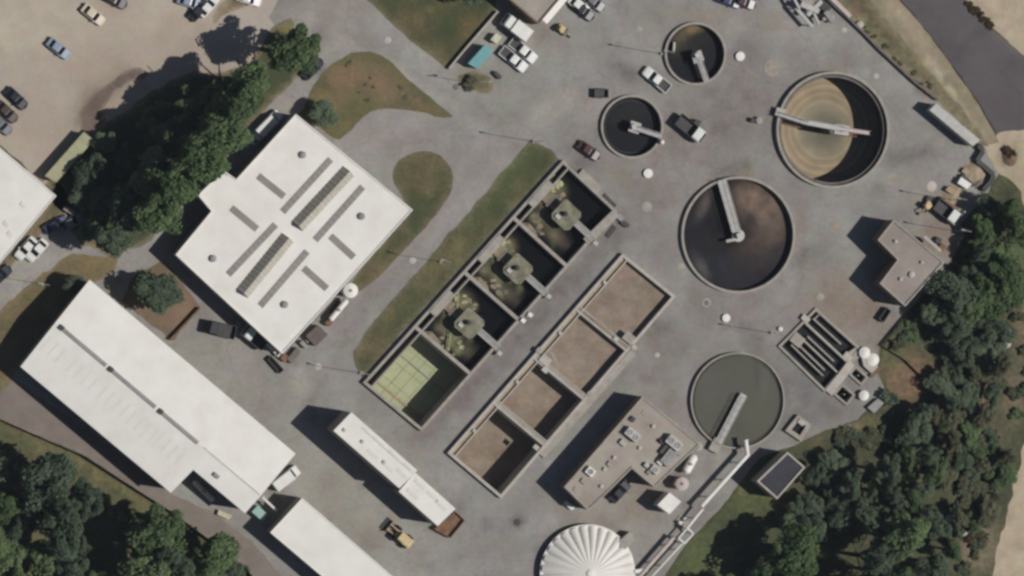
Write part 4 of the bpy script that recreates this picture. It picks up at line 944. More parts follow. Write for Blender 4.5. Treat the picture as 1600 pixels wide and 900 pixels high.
# ------------------------------------------------------------------ ribbed dome
def dome():
    x, y, rp = 918, 895, 76; zt = 1.2; c = P(x, y, zt); r = rp * S
    t = thing("digester_dome", "round tank under a white ribbed dome cover at the bottom edge", "tank", (c.x, c.y, 0))
    MB().ring(ring_pts(c, r - .25), ring_pts(c, r - .6), -.1, zt - .1).build("tank_wall", m_conc, t)
    MB().ring(ring_pts(c, r), ring_pts(c, r - .9), zt - .1, zt + .12).build("rim", m_white2, t)
    NG = 28
    for g in range(NG):
        a0 = 2 * math.pi * g / NG; da = 2 * math.pi / NG; m = MB(); vs = []; nr, nu = 9, 6
        for i in range(nr + 1):
            q = .03 + .97 * i / nr; rr = q * (r - .25)
            for j in range(nu + 1):
                u = j / nu; a = a0 + da * u
                arch = .62 * (q ** 1.4) * math.sin(math.pi * u) ** .8
                zz = zt + .13 + 2.6 * (1 - q ** 1.7) + arch - .25 * q
                vs.append((c.x + rr * math.cos(a), c.y + rr * math.sin(a), zz))
        fs = [(i * (nu + 1) + j, (i + 1) * (nu + 1) + j, (i + 1) * (nu + 1) + j + 1, i * (nu + 1) + j + 1) for i in range(nr) for j in range(nu)]
        # front of each vaulted fold
        k = len(vs); base = nr * (nu + 1)
        vs += [(v[0], v[1], zt + .1) for v in vs[base:base + nu + 1]]
        fs += [(base + j, k + j, k + j + 1, base + j + 1) for j in range(nu)]
        m.add(vs, fs); m.build("dome_panel", m_white, t)
    MB().lathe((c.x, c.y), [(.8, zt + 2.55), (.8, zt + 2.8), (.5, zt + 2.95), (0, zt + 3.0)], 20).build("crown_cap", m_white2, t)
    h = P(979, 846, 2.0); m = MB(); m.box((h.x, h.y, 1.0), (3.0, 1.8, 1.9), ang(60, -50)); m.build("access_hatch", m_conc, t)
    for i, (a, b) in enumerate((((992, 893), (1012, 890)),)):
        MB().bar(P(*a, 1.6), P(*b, 1.6), .6, 1.3, 1.6).build("pipe_stub", m_white2, t)
dome()

# ------------------------------------------------------------------ walls and fences
def wall_thing(name, label, cat, pts_px, h, w, mat, z0=-.05):
    pl = [P(x, y, h) for x, y in pts_px]; t = thing(name, label, cat, base_of(pl))
    for i in range(len(pl) - 1):
        d = (pl[i + 1] - pl[i]).normalized() * .002
        MB().bar(pl[i] + d, pl[i + 1] - d, w, z0, h - .003 * (i % 2)).build("wall_segment", mat, t)
    return t
wall_thing("retaining_wall", "long low retaining wall between the yard and the dry bank", "wall", [(1283, -12), (1308, 12), (1330, 32), (1352, 53), (1376, 78), (1402, 102), (1430, 128), (1466, 156)], 1.0, .35, m_conc_d)
wall_thing("block_wall", "short pinkish wall on top of the bank at the top edge", "wall", [(1294, -8), (1312, 9), (1329, 26)], 1.3, .7, m_pink)
wall_thing("low_wall", "thin straight low wall bordering the top lawn", "wall", [(778, 18), (752, 48), (726, 78), (702, 107)], 1.0, .3, m_conc_w)
wall_thing("garden_wall", "dark short wall beside the lone tree's soil bed", "wall", [(313, 481), (290, 506), (266, 531)], 1.0, .32, m_rust)
wall_thing("bay_wall", "dark block wall around the gravel bays at the woodland edge", "wall", [(1529, 226), (1537, 236), (1527, 251), (1541, 262), (1553, 273), (1549, 284), (1537, 297)], 1.2, .8, m_dgrey)

def fence(label, pts_px, h, mat, every=2.6):
    pl = [P(x, y, 0) for x, y in pts_px]; t = thing("fence", label, "fence", base_of(pl))
    for i in range(len(pl) - 1):
        a, b = pl[i], pl[i + 1]; k = max(1, round((b - a).length / every))
        for j in range(k):
            p, q = a.lerp(b, j / k), a.lerp(b, (j + 1) / k)
            MB().tube((p.x, p.y, -.08), (p.x, p.y, h + .08), .05, 6).build("post", m_grey, t)
            d = (q - p).normalized() * .07
            MB().bar(p + d, q - d, .05, .08, h).build("mesh_panel", mat, t)
    return t
m_mesh = M("dark green screen mesh", (58, 60, 48), rgb2=(44, 46, 38), scale=1.5, fine=.15)
fence("dark mesh fence along the strip behind the longest shed", [(-30, 640), (0, 655), (65, 684), (130, 712), (200, 757), (268, 800), (330, 846), (385, 890), (430, 948)], 1.5, m_mesh)
fence("dark mesh fence between the pump house grass and the woodland", [(1480, 422), (1450, 455), (1420, 487), (1396, 515), (1376, 540), (1412, 562), (1440, 590)], .9, m_mesh)

# ------------------------------------------------------------------ vehicles
def paint(name, rgb): return M(name, rgb, rgb2=tuple(int(c * .93) for c in rgb), scale=.8, rough=.3, spec=.5, fine=.02)
PAINT = dict(white=paint("white car paint", (226, 225, 220)), silver=paint("silver blue car paint", (146, 156, 172)), black=paint("black car paint", (38, 40, 46)), red=paint("dark red car paint", (74, 44, 46)),
             cream=paint("cream car paint", (214, 200, 178)), grey=paint("grey car paint", (112, 112, 116)), brown=paint("dark brown car paint", (76, 62, 56)), blue=paint("dark blue car paint", (52, 62, 96)))

def rsec(x, hw, z0, z1, r=.12):
    return [(x, -hw, z0), (x, hw, z0), (x, hw, z1 - r), (x, hw - r, z1), (x, -hw + r, z1), (x, -hw, z1 - r)]

def wheels(t, xs, y, r, w=.22):
    for x in xs:
        for s in (-1, 1):
            o = MB().tube((x, y * s - w / 2, r), (x, y * s + w / 2, r), r, 12).build("wheel", m_black, t, local=True)
            MB().tube((x, y * s - w / 2 - .01, r), (x, y * s + w / 2 + .01, r), r * .55, 8).build("rim", m_grey, o, local=True)

def lights(t, x0, x1, y, z):
    for s in (-1, 1):
        MB().box((x1, y * s, z), (.12, .34, .16)).build("headlight", m_lens, t, local=True)
        MB().box((x0, y * s, z + .1), (.1, .3, .18)).build("tail_light", m_rust, t, local=True)

def car(label, px, py, dx, dy, col, kind="saloon", group=None, z=0.03, name=None, cat="car"):
    c = P(px, py, 1.0); t = thing(name or {"saloon": "parked_car", "pickup": "pickup_truck", "van": "van"}[kind], label, cat, (c.x, c.y, z), group, ang(dx, dy))
    p = PAINT[col]
    if kind == "saloon":
        L = 2.25
        MB().loft([rsec(-L, .72, .35, .72), rsec(-L + .12, .84, .25, .92), rsec(-1.3, .90, .2, .98), rsec(.9, .90, .2, .96), rsec(L - .35, .84, .22, .82), rsec(L, .68, .32, .62)]).build("body", p, t, local=True)
        g = MB().loft([rsec(-1.75, .72, .9, .93, .02), rsec(-1.05, .66, .9, 1.36, .08), rsec(.15, .66, .9, 1.38, .08), rsec(.95, .72, .9, .95, .02)]).build("windows", m_glass, t, local=True)
        MB().loft([rsec(-1.12, .60, 1.34, 1.40, .03), rsec(-.95, .64, 1.34, 1.44, .04), rsec(.05, .64, 1.34, 1.45, .04), rsec(.22, .60, 1.34, 1.40, .03)]).build("roof", p, t, local=True)
        wheels(t, (-1.35, 1.35), .80, .32); lights(t, -L, L - .08, .55, .6)
        for s in (-1, 1): MB().box((.75, s * .98, .98), (.18, .2, .14)).build("mirror", p, t, local=True)
    elif kind == "pickup":
        L = 2.7
        MB().loft([rsec(.55, .94, .35, 1.05), rsec(1.6, .95, .3, 1.08), rsec(L - .25, .92, .3, 1.0), rsec(L, .8, .4, .85)]).build("body", p, t, local=True)
        MB().loft([rsec(-.75, .93, .35, 1.05), rsec(.549, .94, .35, 1.05)]).build("cab_body", p, t, local=True)
        MB().loft([rsec(-.72, .8, 1.0, 1.1, .03), rsec(-.55, .74, 1.0, 1.72, .08), rsec(.55, .74, 1.0, 1.74, .08), rsec(1.25, .8, 1.0, 1.1, .03)]).build("windows", m_glass, t, local=True)
        MB().loft([rsec(-.62, .68, 1.68, 1.76, .03), rsec(-.5, .74, 1.68, 1.80, .04), rsec(.4, .74, 1.68, 1.81, .04), rsec(.6, .68, 1.68, 1.76, .03)]).build("roof", p, t, local=True)
        b = MB(); b.box((-1.72, 0, .62), (1.9, 1.66, .1))
        for s in (-1, 1): b.box((-1.72, s * .9, .78), (1.92, .12, .55))
        b.box((-2.7, 0, .78), (.1, 1.9, .55)); b.build("load_bed", p, t, local=True)
        MB().box((-1.72, 0, .69), (1.8, 1.6, .03)).build("bed_liner", m_dgrey, t, local=True)
        wheels(t, (-1.75, 1.75), .84, .38); lights(t, -L - .05, L - .1, .65, .72)
    else:
        L = 2.6
        MB().loft([rsec(-L, .88, .35, 1.95), rsec(-L + .1, .96, .3, 2.1), rsec(1.1, .96, .3, 2.12), rsec(1.55, .94, .3, 1.35), rsec(L - .1, .9, .3, 1.05), rsec(L, .8, .4, .9)]).build("body", p, t, local=True)
        MB().loft([rsec(1.13, .8, 1.5, 2.04, .05), rsec(1.62, .8, 1.2, 1.36, .05)]).build("windscreen", m_glass, t, local=True)
        for s in (-1, 1): MB().box((.6, s * .965, 1.6), (.9, .03, .5)).build("side_window", m_glass, t, local=True)
        wheels(t, (-1.6, 1.6), .86, .36); lights(t, -L, L - .08, .6, .72)
    return t

G1 = "cars parked on the gravel lot"
car("dark car tucked in the notch of the control building", 969, 768, 1, -1.05, "black")
car("silver blue car alone in the middle of the gravel lot", 92, 76, 1, .78, "silver", group=G1)
car("cream car parked near the top edge of the gravel lot", 146, 23, 1, .8, "cream", group=G1)
car("brown car cut by the top edge of the gravel lot", 180, 0, 1, .5, "brown", group=G1)
car("dark car topmost of the row at the left edge", 26, 154, 1, .95, "black", group=G1)
car("dark brown car in the middle of the row at the left edge", 11, 175, 1, .95, "brown", group=G1)
car("dark grey car lowest of the row at the left edge", 2, 194, 1, .95, "grey", group=G1)
car("silver car leftmost of the bunch beside the dry patch", 297, 3, 1, .3, "silver", group=G1)
car("black car between two pale cars beside the dry patch", 312, 15, 1, -1.1, "black", group=G1)
car("white car nearest the dry patch in the bunch of cars", 326, 9, 1, -1.1, "white", group=G1)
car("white car cut by the top edge right of the dry patch", 389, -2, 1, .3, "white", group=G1)
car("black car on the drive beside the round tree", 489, 107, 1, -1, "black")
car("white van parked against the workshop's shaded upper wall", 420, 193, 1, -1, "white", "van", cat="van")
car("white car parked below the van at the workshop's shaded wall", 406, 209, 1, -1, "white")
car("white car leftmost of the pair beside the depot building", 41, 388, -1, 1.1, "white", z=.03)
car("white car rightmost of the pair beside the depot building", 58, 391, -1, 1.1, "white", z=.03)
car("dark blue car half in tree shade below the hedge", 88, 351, 1, -.5, "blue")
car("grey car deepest in the tree shade below the hedge", 112, 347, 1, -.5, "grey")
car("black car cut by the left edge beside the lamp", 1, 431, 1, -.9, "black")
car("white pickup truck between the two small dark tanks", 1026, 124, -1, -.8, "white", "pickup", cat="pickup")
car("dark red car below the small tank by the basin", 921, 236, 1, .68, "red")
car("white pickup truck nearest the office awning", 818, 79, 1, .8, "white", "pickup", cat="pickup")
car("white pickup truck nearest the teal container", 803, 93, 1, .8, "white", "pickup", cat="pickup")
car("white car with black windows right of the awning", 906, 9, 1, .75, "white")
car("black car right beside the awning at the top edge", 912, 17, 1, .75, "black")
car("dark grey car cut by the top edge right of the awning", 929, 3, 1, .75, "grey")
car("white van beside the end of the longest shed", 447, 747, 1, -.75, "white", "van", cat="van")
car("dark blue car parked at the top edge above the tanks", 1140, 1, 1, .35, "blue")
car("dark red car parked at the top edge above the tanks", 1163, 3, 1, .35, "red")

def truck(name, label, cat, px, py, dx, dy, cabcol, bodymat, L=7.0, boxh=None, load=True):
    c = P(px, py, 1.2); t = thing(name, label, cat, (c.x, c.y, .02), None, ang(dx, dy)); p = PAINT[cabcol]; h = L / 2
    MB().box((0, 0, .75), (L - .5, .8, .25)).build("chassis", m_dgrey, t, local=True)
    MB().loft([rsec(h - 1.9, 1.1, .7, 2.5, .15), rsec(h - .7, 1.12, .6, 2.55, .18), rsec(h - .1, 1.1, .6, 1.9, .15), rsec(h, 1.0, .6, 1.7, .1)]).build("cab", p, t, local=True)
    MB().loft([rsec(h - .66, 1.0, 2.1, 2.46, .05), rsec(h - .06, .98, 1.85, 1.93, .03)]).build("windscreen", m_glass, t, local=True)
    b = MB(); x = -.98
    if boxh: b.box((x, 0, 1.0 + boxh / 2), (L - 2.1, 2.35, boxh))
    else:
        b.box((x, 0, 1.0), (L - 2.1, 2.3, .2))
        for s in (-1, 1): b.box((x, s * 1.12, 1.5), (L - 2.1, .1, .9))
        b.box((x - (L - 2.1) / 2 + .05, 0, 1.5), (.1, 2.14, .9)); b.box((x + (L - 2.1) / 2 - .05, 0, 1.5), (.1, 2.14, .9))
    b.build("box_body" if boxh else "tipper_body", bodymat, t, local=True)
    wheels(t, (-h + 1.1, -h + 2.2, h - 1.2), 1.0, .48, .3); lights(t, -h + .2, h - .05, .8, .85)
    return t
truck("tipper_truck", "dark tipper truck with a white cab beside the small tank", "truck", 1078, 201, 1, .78, "white", m_dgrey, 5.6)
truck("box_truck", "white box truck parked below the office building's shadow", "truck", 806, 43, -1, -.75, "white", m_white2, 5.4, 1.9)
truck("box_truck", "white flat-bed truck in the workshop's lower shadow", "truck", 398, 527, -1, -.8, "white", m_dgrey, 4.6)
truck("tipper_truck", "dark tipper truck in the shadow beside the workshop's lower wall", "truck", 345, 515, -1, -.25, "black", m_dgrey, 5.2)
truck("truck", "white-cab truck parked beside the woodland and gravel bays", "truck", 1479, 331, 1, .75, "white", m_dgrey, 5.0)

def crate(name, label, cat, px_poly, h, mat, lid=None, rib=0, group=None, z0=0.0, wall=.12, fillz=None, fill=None):
    """container or skip on the ground: body, lid or open top with fill, side ribs"""
    pl = PL(px_poly, h); t = thing(name, label, cat, base_of(pl, z0), group)
    o2 = [Vector((p.x, p.y)) for p in pl]
    if fill:
        MB().ring(o2, inset(pl, wall), z0, z0 + h).build("side_wall", mat, t); q = inset(pl, wall); MB().prism(q, z0 + .02, z0 + fillz).build("load", fill, t)
    else:
        MB().prism(pl, z0 + .08, z0 + h - .06).build("body", mat, t); MB().prism(inset(pl, -.04), z0 + h - .06, z0 + h).build("lid", lid or mat, t)
    n = len(pl)
    for i in range(n):
        a, b = pl[i], pl[(i + 1) % n]; k = int((b - a).length / 1.2)
        for j in range(1, k):
            c = a.lerp(b, j / k); MB().box((c.x, c.y, z0 + h / 2), (.1, .16, h - .16), math.atan2((b - a).y, (b - a).x)).build("rib", mat, t)
    if not fill:
        a, b, c, d = pl[:4]; k = max(2, int((c - b).length / 1.0)) if (c - b).length > (b - a).length else 0
        for j in range(1, k):
            p, q = b.lerp(c, j / k), a.lerp(d, j / k); MB().bar(p, q, .05, z0 + h + .001, z0 + h + .03).build("lid_rib", lid or mat, t)
    return t
crate("shipping_container", "teal steel container beside the low wall of the top lawn", "container", [(758, 70), (771, 80), (746, 107), (732, 99)], 2.5, m_teal)
crate("storage_trailer", "long white storage trailer along the dry bank", "trailer", [(1463, 162), (1453, 172), (1520, 228), (1531, 219)][::-1], 3.3, m_lgrey, m_lgrey)
crate("skip", "rusty open skip at the lower end of the narrow building", "skip", [(712, 799), (727, 813), (704, 841), (678, 827)], 1.3, m_rust, fill=m_rust, fillz=.6)
crate("skip", "small dark skip beside the second small tank's rim", "skip", [(929, 139), (951, 139), (951, 153), (929, 153)], 1.2, m_dgrey, fill=m_dgrey, fillz=.5)
crate("skip", "dark steel skip at the corner below the pump house", "skip", [(1386, 480), (1393, 486), (1381, 504), (1373, 498)], 1.2, m_dgrey, fill=m_black, fillz=.5)
crate("skip", "dark skip at the workshop's lowest corner", "skip", [(424, 556), (444, 578), (437, 584), (418, 562)], 1.0, m_dgrey, fill=m_black, fillz=.4)
crate("louvre_plant", "brown louvred plant box against the workshop's lower right wall", "plant unit", [(497, 508), (512, 523), (493, 541), (478, 525)], 1.6, M("brown louvres", (110, 98, 92), rgb2=(92, 82, 78), scale=2), rib=1)
crate("cooling_unit", "small grey unit beside the louvred plant box", "plant unit", [(473, 532), (482, 541), (478, 545), (469, 536)], 1.1, m_grey)
crate("cooling_unit", "grey unit nearest the workshop's lowest corner", "plant unit", [(464, 543), (470, 549), (456, 568), (449, 561)], 1.1, m_conc_d)
crate("flatbed_trailer", "white flatbed trailer along the workshop's lower left wall", "trailer", [(412, 527), (438, 550), (433, 555), (407, 532)], 1.0, m_white2)
crate("lidded_bin", "white lidded bin between the tan gravel bays", "bin", [(1502, 277), (1518, 288), (1511, 295), (1497, 286)], 1.4, m_white2)
crate("teal_tank", "pale teal covered box between the shed and the warehouse", "box", [(403, 790), (418, 804), (410, 814), (394, 800)], 1.8, M("pale teal cover", (158, 186, 178), rgb2=(140, 170, 164), scale=1))
crate("small_skip", "cream box beside the teal container", "box", [(775, 52), (784, 58), (776, 68), (767, 62)], 1.5, M("cream steel", (206, 202, 178), scale=1))
crate("lidded_bin", "tan pallet box at the end of the notched shed's yard", "bin", [(342, 797), (362, 806), (358, 812), (340, 804)], .8, M("tan boards", (206, 192, 164), scale=1))
crate("pallet_stack", "dark pallet stack behind the pump house roof's right edge", "pallets", [(1466, 370), (1472, 375), (1467, 381), (1461, 376)], .9, m_dgrey)
crate("pallet_stack", "small dark pallet stack nearest the woodland behind the pump house", "pallets", [(1472, 380), (1479, 386), (1473, 392), (1467, 387)], .7, m_rust)
crate("pallet_stack", "small dark box at the pump house's upper right wall", "box", [(1437, 370), (1444, 375), (1440, 380), (1433, 375)], .8, m_dgrey)
crate("steel_bin", "small steel bin left of the white-cab truck", "bin", [(1462, 318), (1470, 324), (1464, 331), (1456, 325)], 1.1, m_dgrey)
crate("steel_bin", "small dark bin near the lawn's low wall end", "bin", [(775, 111), (784, 120), (781, 124), (772, 115)], .9, m_dgrey)
crate("pipe_rack", "brown pipe rack at the workshop's right lower corner", "rack", [(521, 489), (528, 494), (515, 510), (508, 505)], 1.3, m_rust)
crate("ground_grate", "dark grate beside the white trough-like vessel", "grate", [(527, 470), (532, 474), (519, 491), (514, 487)], .3, m_dgrey)
crate("filter_box", "small pale box just left of the louvred plant box", "box", [(484, 526), (488, 530), (482, 536), (478, 532)], .9, m_conc)
crate("steel_rack", "brown steel rack hugging the workshop's lowest corner", "rack", [(444, 552), (452, 558), (446, 566), (438, 560)], 1.0, m_rust)
crate("bin", "small white bin at the workshop's lowest corner", "bin", [(434, 549), (439, 553), (435, 558), (430, 554)], 1.0, m_lgrey)
crate("bin", "small grey bin near the shaded tipper truck", "bin", [(372, 500), (378, 505), (374, 510), (368, 505)], 1.0, m_grey)
crate("machine_base", "dark machine base left of the tan gravel bay", "machine", [(1452, 306), (1460, 312), (1455, 318), (1447, 312)], .8, m_dgrey)
crate("tan_crate", "tan crate between the lidded bin and the white-cab truck", "crate", [(1483, 291), (1492, 297), (1487, 303), (1478, 297)], 1.0, m_tan)
crate("tan_crate", "tan crate leaning near the largest gravel heap", "crate", [(1508, 262), (1516, 268), (1511, 274), (1503, 268)], .8, m_tan)
crate("white_bin", "white bin right beside the white-cab truck's nose", "bin", [(1494, 333), (1501, 338), (1497, 344), (1490, 339)], 1.2, m_white2)
crate("equipment_box", "dark equipment box beside the flatbed tipper truck near the small tank", "box", [(1088, 186), (1096, 190), (1092, 197), (1084, 193)], 1.1, m_dgrey)
crate("equipment_box", "grey box left of the manhole hatch near the largest tank", "box", [(1176, 184), (1181, 187), (1178, 192), (1173, 189)], 1.0, m_dgrey)
crate("valve_cabinet", "pale cabinet at the basin corner beside the trench cover", "cabinet", [(968, 334), (976, 340), (971, 346), (963, 340)], .9, m_grey)
crate("valve_cabinet", "dark cabinet beside the pale cabinet at the basin corner", "cabinet", [(974, 344), (984, 351), (980, 356), (970, 349)], .7, m_dgrey)
crate("white_cabin", "tall white square cabin beside the control building", "cabin", [(1046, 770), (1064, 784), (1046, 803), (1028, 789)], 4.2, m_white2)
crate("small_box", "small white box in the narrow shadow below the control building", "box", [(885, 783), (898, 793), (894, 797), (882, 788)], .9, m_white2)
crate("white_skip", "white skip in the tree shade below the lean-to shed", "skip", [(103, 322), (119, 332), (115, 337), (99, 327)], 1.0, m_conc_w, fill=m_conc, fillz=.5)
crate("white_box", "small pale box at the shaded edge near the lean-to", "box", [(114, 308), (121, 312), (117, 318), (110, 314)], .9, m_white2)

def pile(name, label, px, py, r, h, mat, ecc=.7, seed=1):
    m = MB(); c = P(px, py, 0); n, k = 26, 6; vs = [(c.x, c.y, h)]; fs = []
    for i in range(1, k + 1):
        for j in range(n):
            a = 2 * math.pi * j / n; q = i / k; w = 1 + .18 * noise.noise(Vector((math.cos(a) * 1.5 + seed, math.sin(a) * 1.5, seed)))
            x, y = c.x + r * q * w * math.cos(a), c.y + r * ecc * q * w * math.sin(a)
            vs.append((x, y, .03 if i == k else h * (1 - q ** 1.2) + .22 * noise.noise(Vector((x * .9, y * .9, seed)))))
    for j in range(n): fs.append((0, 1 + j, 1 + (j + 1) % n))
    for i in range(k - 1):
        for j in range(n):
            a = 1 + i * n + j; b = 1 + i * n + (j + 1) % n; fs.append((a, a + n, b + n, b))
    m.add(vs, fs); o = m.build(name, mat); o['label'] = label; o['kind'] = 'stuff'; return o
pile("gravel_heap", "tan gravel heap in the largest bay by the woodland", 1522, 268, 2.3, .9, m_tan, .8, 1)
pile("gravel_heap", "pale heap spilling below the largest bay", 1535, 288, 1.6, .5, m_dirt, .7, 4)
pile("gravel_heap", "tan gravel heap in the bay beside the white-cab truck", 1490, 303, 2.1, .9, m_tan, .8, 2)
pile("gravel_heap", "brown soil heap in the sandy track", 1578, 246, 1.5, 1.0, m_soil, 1.0, 3)
wall_thing("bay_divider", "short dark divider wall beside the white lidded bin", "wall", [(1503, 274), (1512, 281), (1522, 290)], 1.0, .5, m_dgrey)
wall_thing("bay_divider", "short dark divider wall beside the white-cab truck", "wall", [(1470, 309), (1482, 318), (1496, 328)], 1.0, .5, m_rust)

def loader(label, px, py, dx, dy):
    c = P(px, py, 1); t = thing("wheel_loader", label, "loader", (c.x, c.y, .01), None, ang(dx, dy))
    MB().loft([rsec(-2.3, .8, .6, 1.4, .15), rsec(-1.9, .85, .5, 1.7, .15), rsec(-.3, .85, .5, 1.7, .15), rsec(.6, .6, .5, 1.2, .15), rsec(1.0, .5, .5, 1.0, .1)]).build("body", m_yellow, t, local=True)
    MB().loft([rsec(-.75, .7, 1.6, 2.5, .1), rsec(.35, .7, 1.1, 2.5, .1)]).build("cab_glass", m_glass, t, local=True)
    MB().box((-.2, 0, 2.58), (1.25, 1.5, .12)).build("cab_roof", m_yellow, t, local=True)
    for s in (-1, 1): MB().loft([[(.7, s * .45 - .1, .9), (.7, s * .45 + .1, .9), (.7, s * .45 + .1, 1.2), (.7, s * .45 - .1, 1.2)], [(2.7, s * .55 - .1, .5), (2.7, s * .55 + .1, .5), (2.7, s * .55 + .1, .75), (2.7, s * .55 - .1, .75)]]).build("lift_arm", m_yellow, t, local=True)
    m = MB(); prof = [(2.7, .2), (3.7, .08), (3.72, .14), (2.8, .3), (2.72, .95), (2.6, .95)]
    m.add([(x, -1.15, z) for x, z in prof] + [(x, 1.15, z) for x, z in prof], [tuple(range(6)), tuple(range(6, 12))[::-1]] + [(i, 6 + i, 6 + (i + 1) % 6, (i + 1) % 6) for i in range(6)]); m.build("bucket", m_dgrey, t, local=True)
    wheels(t, (-1.4, 1.1), .95, .62, .45); return t
loader("yellow wheel loader with its bucket raised ahead in the yard", 626, 838, -1, -.85)

def digger(label, px, py, dx, dy):
    c = P(px, py, .8); t = thing("mini_digger", label, "digger", (c.x, c.y, .01), None, ang(dx, dy))
    for s in (-1, 1): MB().box((0, s * .55, .22), (1.7, .32, .4)).build("track", m_black, t, local=True)
    MB().loft([rsec(-.9, .55, .5, 1.1, .1), rsec(.3, .6, .5, 1.1, .1), rsec(.5, .5, .5, .8, .1)]).build("body", m_yellow, t, local=True)
    MB().box((-.1, 0, 1.9), (.9, .95, .1)).build("canopy", m_yellow, t, local=True)
    for s in (-1, 1): MB().tube((-.4, s * .4, 1.0), (-.4, s * .4, 1.9), .05, 6).build("post", m_dgrey, t, local=True)
    a = MB(); a.tube((.4, 0, .8), (1.2, 0, 1.7), .12, 6); a.tube((1.2, 0, 1.7), (1.9, 0, .5), .09, 6); a.build("boom", m_yellow, t, local=True)
    MB().box((1.9, 0, .3), (.4, .5, .4), 0, .7).build("bucket", m_dgrey, t, local=True); return t
digger("small yellow digger standing right of the office awning", 878, 46, 1, .8)
digger("small dark-shadowed digger beside the bin near the largest tank", 1448, 322, -1, 1)

# ------------------------------------------------------------------ vessels and pipes
def hvessel(name, label, a, b, r, z, mat, cat="tank"):
    A, B = P(*a, z), P(*b, z); t = thing(name, label, cat, ((A.x + B.x) / 2, (A.y + B.y) / 2, 0)); d = (B - A).normalized()
    m = MB(); m.tube(A, B, r, 14); m.tube(A, A - d * r * .5, r, 14, r * .5); m.tube(B, B + d * r * .5, r, 14, r * .5); m.build("shell", mat, t)
    for f in (.2, .8):
        c = A.lerp(B, f); MB().box((c.x, c.y, (z - r * .6) / 2), (.3, r * 1.7, z - r * .6), math.atan2(d.y, d.x)).build("saddle", m_conc_d, t)
    c = A.lerp(B, .5); MB().lathe((c.x, c.y), [(.25, z + r - .05), (.25, z + r + .2), (0, z + r + .22)], 10).build("manhole", m_grey, t)
    return t
hvessel("storage_vessel", "white horizontal storage vessel beside the control building", (1084, 714), (1072, 736), .8, 1.5, m_white2)
hvessel("storage_vessel", "slim white horizontal vessel in the notch of the longest shed", (304, 753), (332, 781), .48, 1.6, m_white2)
hvessel("storage_vessel", "white trough-like vessel along the workshop's lower right wall", (541, 470), (517, 499), .5, 1.6, m_white2)
def vtank(name, label, x, y, r, h, mat, cat="tank", cone=.4):
    c = P(x, y, h); t = thing(name, label, cat, (c.x, c.y, 0))
    MB().lathe((c.x, c.y), [(r, 0), (r, h)], 24).build("shell", mat, t); MB().lathe((c.x, c.y), [(r + .05, h), (r + .05, h + .08), (r * .5, h + cone * .7), (0, h + cone)], 24).build("roof", mat, t)
    if name == "domed_cover": return t
    MB().lathe((c.x, c.y), [(.25, h + cone * .8), (.25, h + cone + .2), (0, h + cone + .25)], 10).build("vent", m_grey, t)
    MB().box((c.x - r - .12, c.y, h / 2), (.1, .5, h)).build("ladder", m_rail, t); return t
vtank("silo", "round pinkish tank between the horizontal vessel and the white cabin", 1066, 756, 1.1, 2.4, m_pink)
vtank("silo", "small round dark-ringed tank left of the green tank's bridge foot", 1091, 698, .75, 1.6, m_conc)
vtank("silo", "white round tank at the workshop's right corner", 548, 454, 1.2, 3.2, m_white2)
vtank("domed_cover", "white dome nearest the channels of the serpentine basin", 1351, 551, .95, .9, m_white2, "dome", .4)
vtank("domed_cover", "larger white dome at the corner of the serpentine basin", 1364, 562, 1.05, .9, m_white2, "dome", .4)
vtank("domed_cover", "small white dome below the open wet wells", 1350, 618, .85, .9, m_white2, "dome", .4)
crate("slatted_crate", "grey slatted frame below the small white dome", "frame", [(1372, 623), (1381, 630), (1366, 645), (1356, 637)], .9, m_grey)
crate("channel_cover", "long dark cover strip beside the larger white dome", "cover", [(1372, 574), (1376, 578), (1363, 590), (1359, 587)], .6, m_rust)
crate("white_deck", "white deck plate joining the two large domes", "deck", [(1345, 552), (1372, 573), (1362, 583), (1350, 572)], .9, m_conc_w)

def valve_chamber():
    px = [(1247, 648), (1268, 664), (1252, 690), (1227, 673)]; pl = PL(px, .9); t = thing("valve_chamber", "small pale concrete chamber with a dark opening near the dark-roofed hut", "chamber", base_of(pl))
    MB().ring([Vector((p.x, p.y)) for p in pl], inset(pl, .75), 0, .9).build("chamber_wall", m_conc, t); MB().prism(inset(pl, .76), .02, .12).build("floor", m_black, t)
    c = P(1252, 660, 1.0); MB().box((c.x, c.y, 1.02), (1.2, .8, .2), AX).build("cover", m_conc_w, t)
valve_chamber()

def manhole(name, label, x, y, r, mat, h=.06, group=None, inner=None):
    c = P(x, y, h); t = thing(name, label, "manhole", (c.x, c.y, 0), group)
    MB().lathe((c.x, c.y), [(r, .01), (r, h), (0, h + .004)], 24).build("slab", mat, t)
    MB().lathe((c.x, c.y), [(r * .55, h + .005), (r * .55, h + .05), (0, h + .055)], 18).build("cover", inner or mat, t); return t
G = "round covers in the yard"
manhole("manhole_cover", "large round pale slab right of the uppermost small tank", 1207, 106, 1.5, M("tan slab", (164, 154, 140), scale=1), .05, G)
manhole("manhole_cover", "white round hatch right of the uppermost small tank", 1157, 88, .8, m_white2, .5, G)
manhole("manhole_cover", "white round hatch below the second small tank", 1013, 271, .8, m_white2, .5, G)
manhole("manhole_cover", "white hatch between the sludge tank and the green tank", 1135, 497, .7, m_white2, .5, G)
manhole("manhole_cover", "grey round cover with a dark ring below the sludge tank", 1104, 473, .8, m_conc, .06, G, m_conc_d)
manhole("manhole_cover", "pale round slab in the yard left of the pump house", 1306, 355, 1.0, M("pinkish slab", (166, 150, 140), scale=1), .05, G)
manhole("manhole_cover", "pale cover beside the settling basins' corner ledge", 1027, 555, .45, m_conc_w, .05, G)
manhole("manhole_cover", "pale patch cover at the sludge tank's lower left rim", 1064, 417, .7, m_conc, .05, G)
manhole("manhole_cover", "grey cover in the yard left of the sludge tank", 1011, 323, .9, m_conc, .04, G)
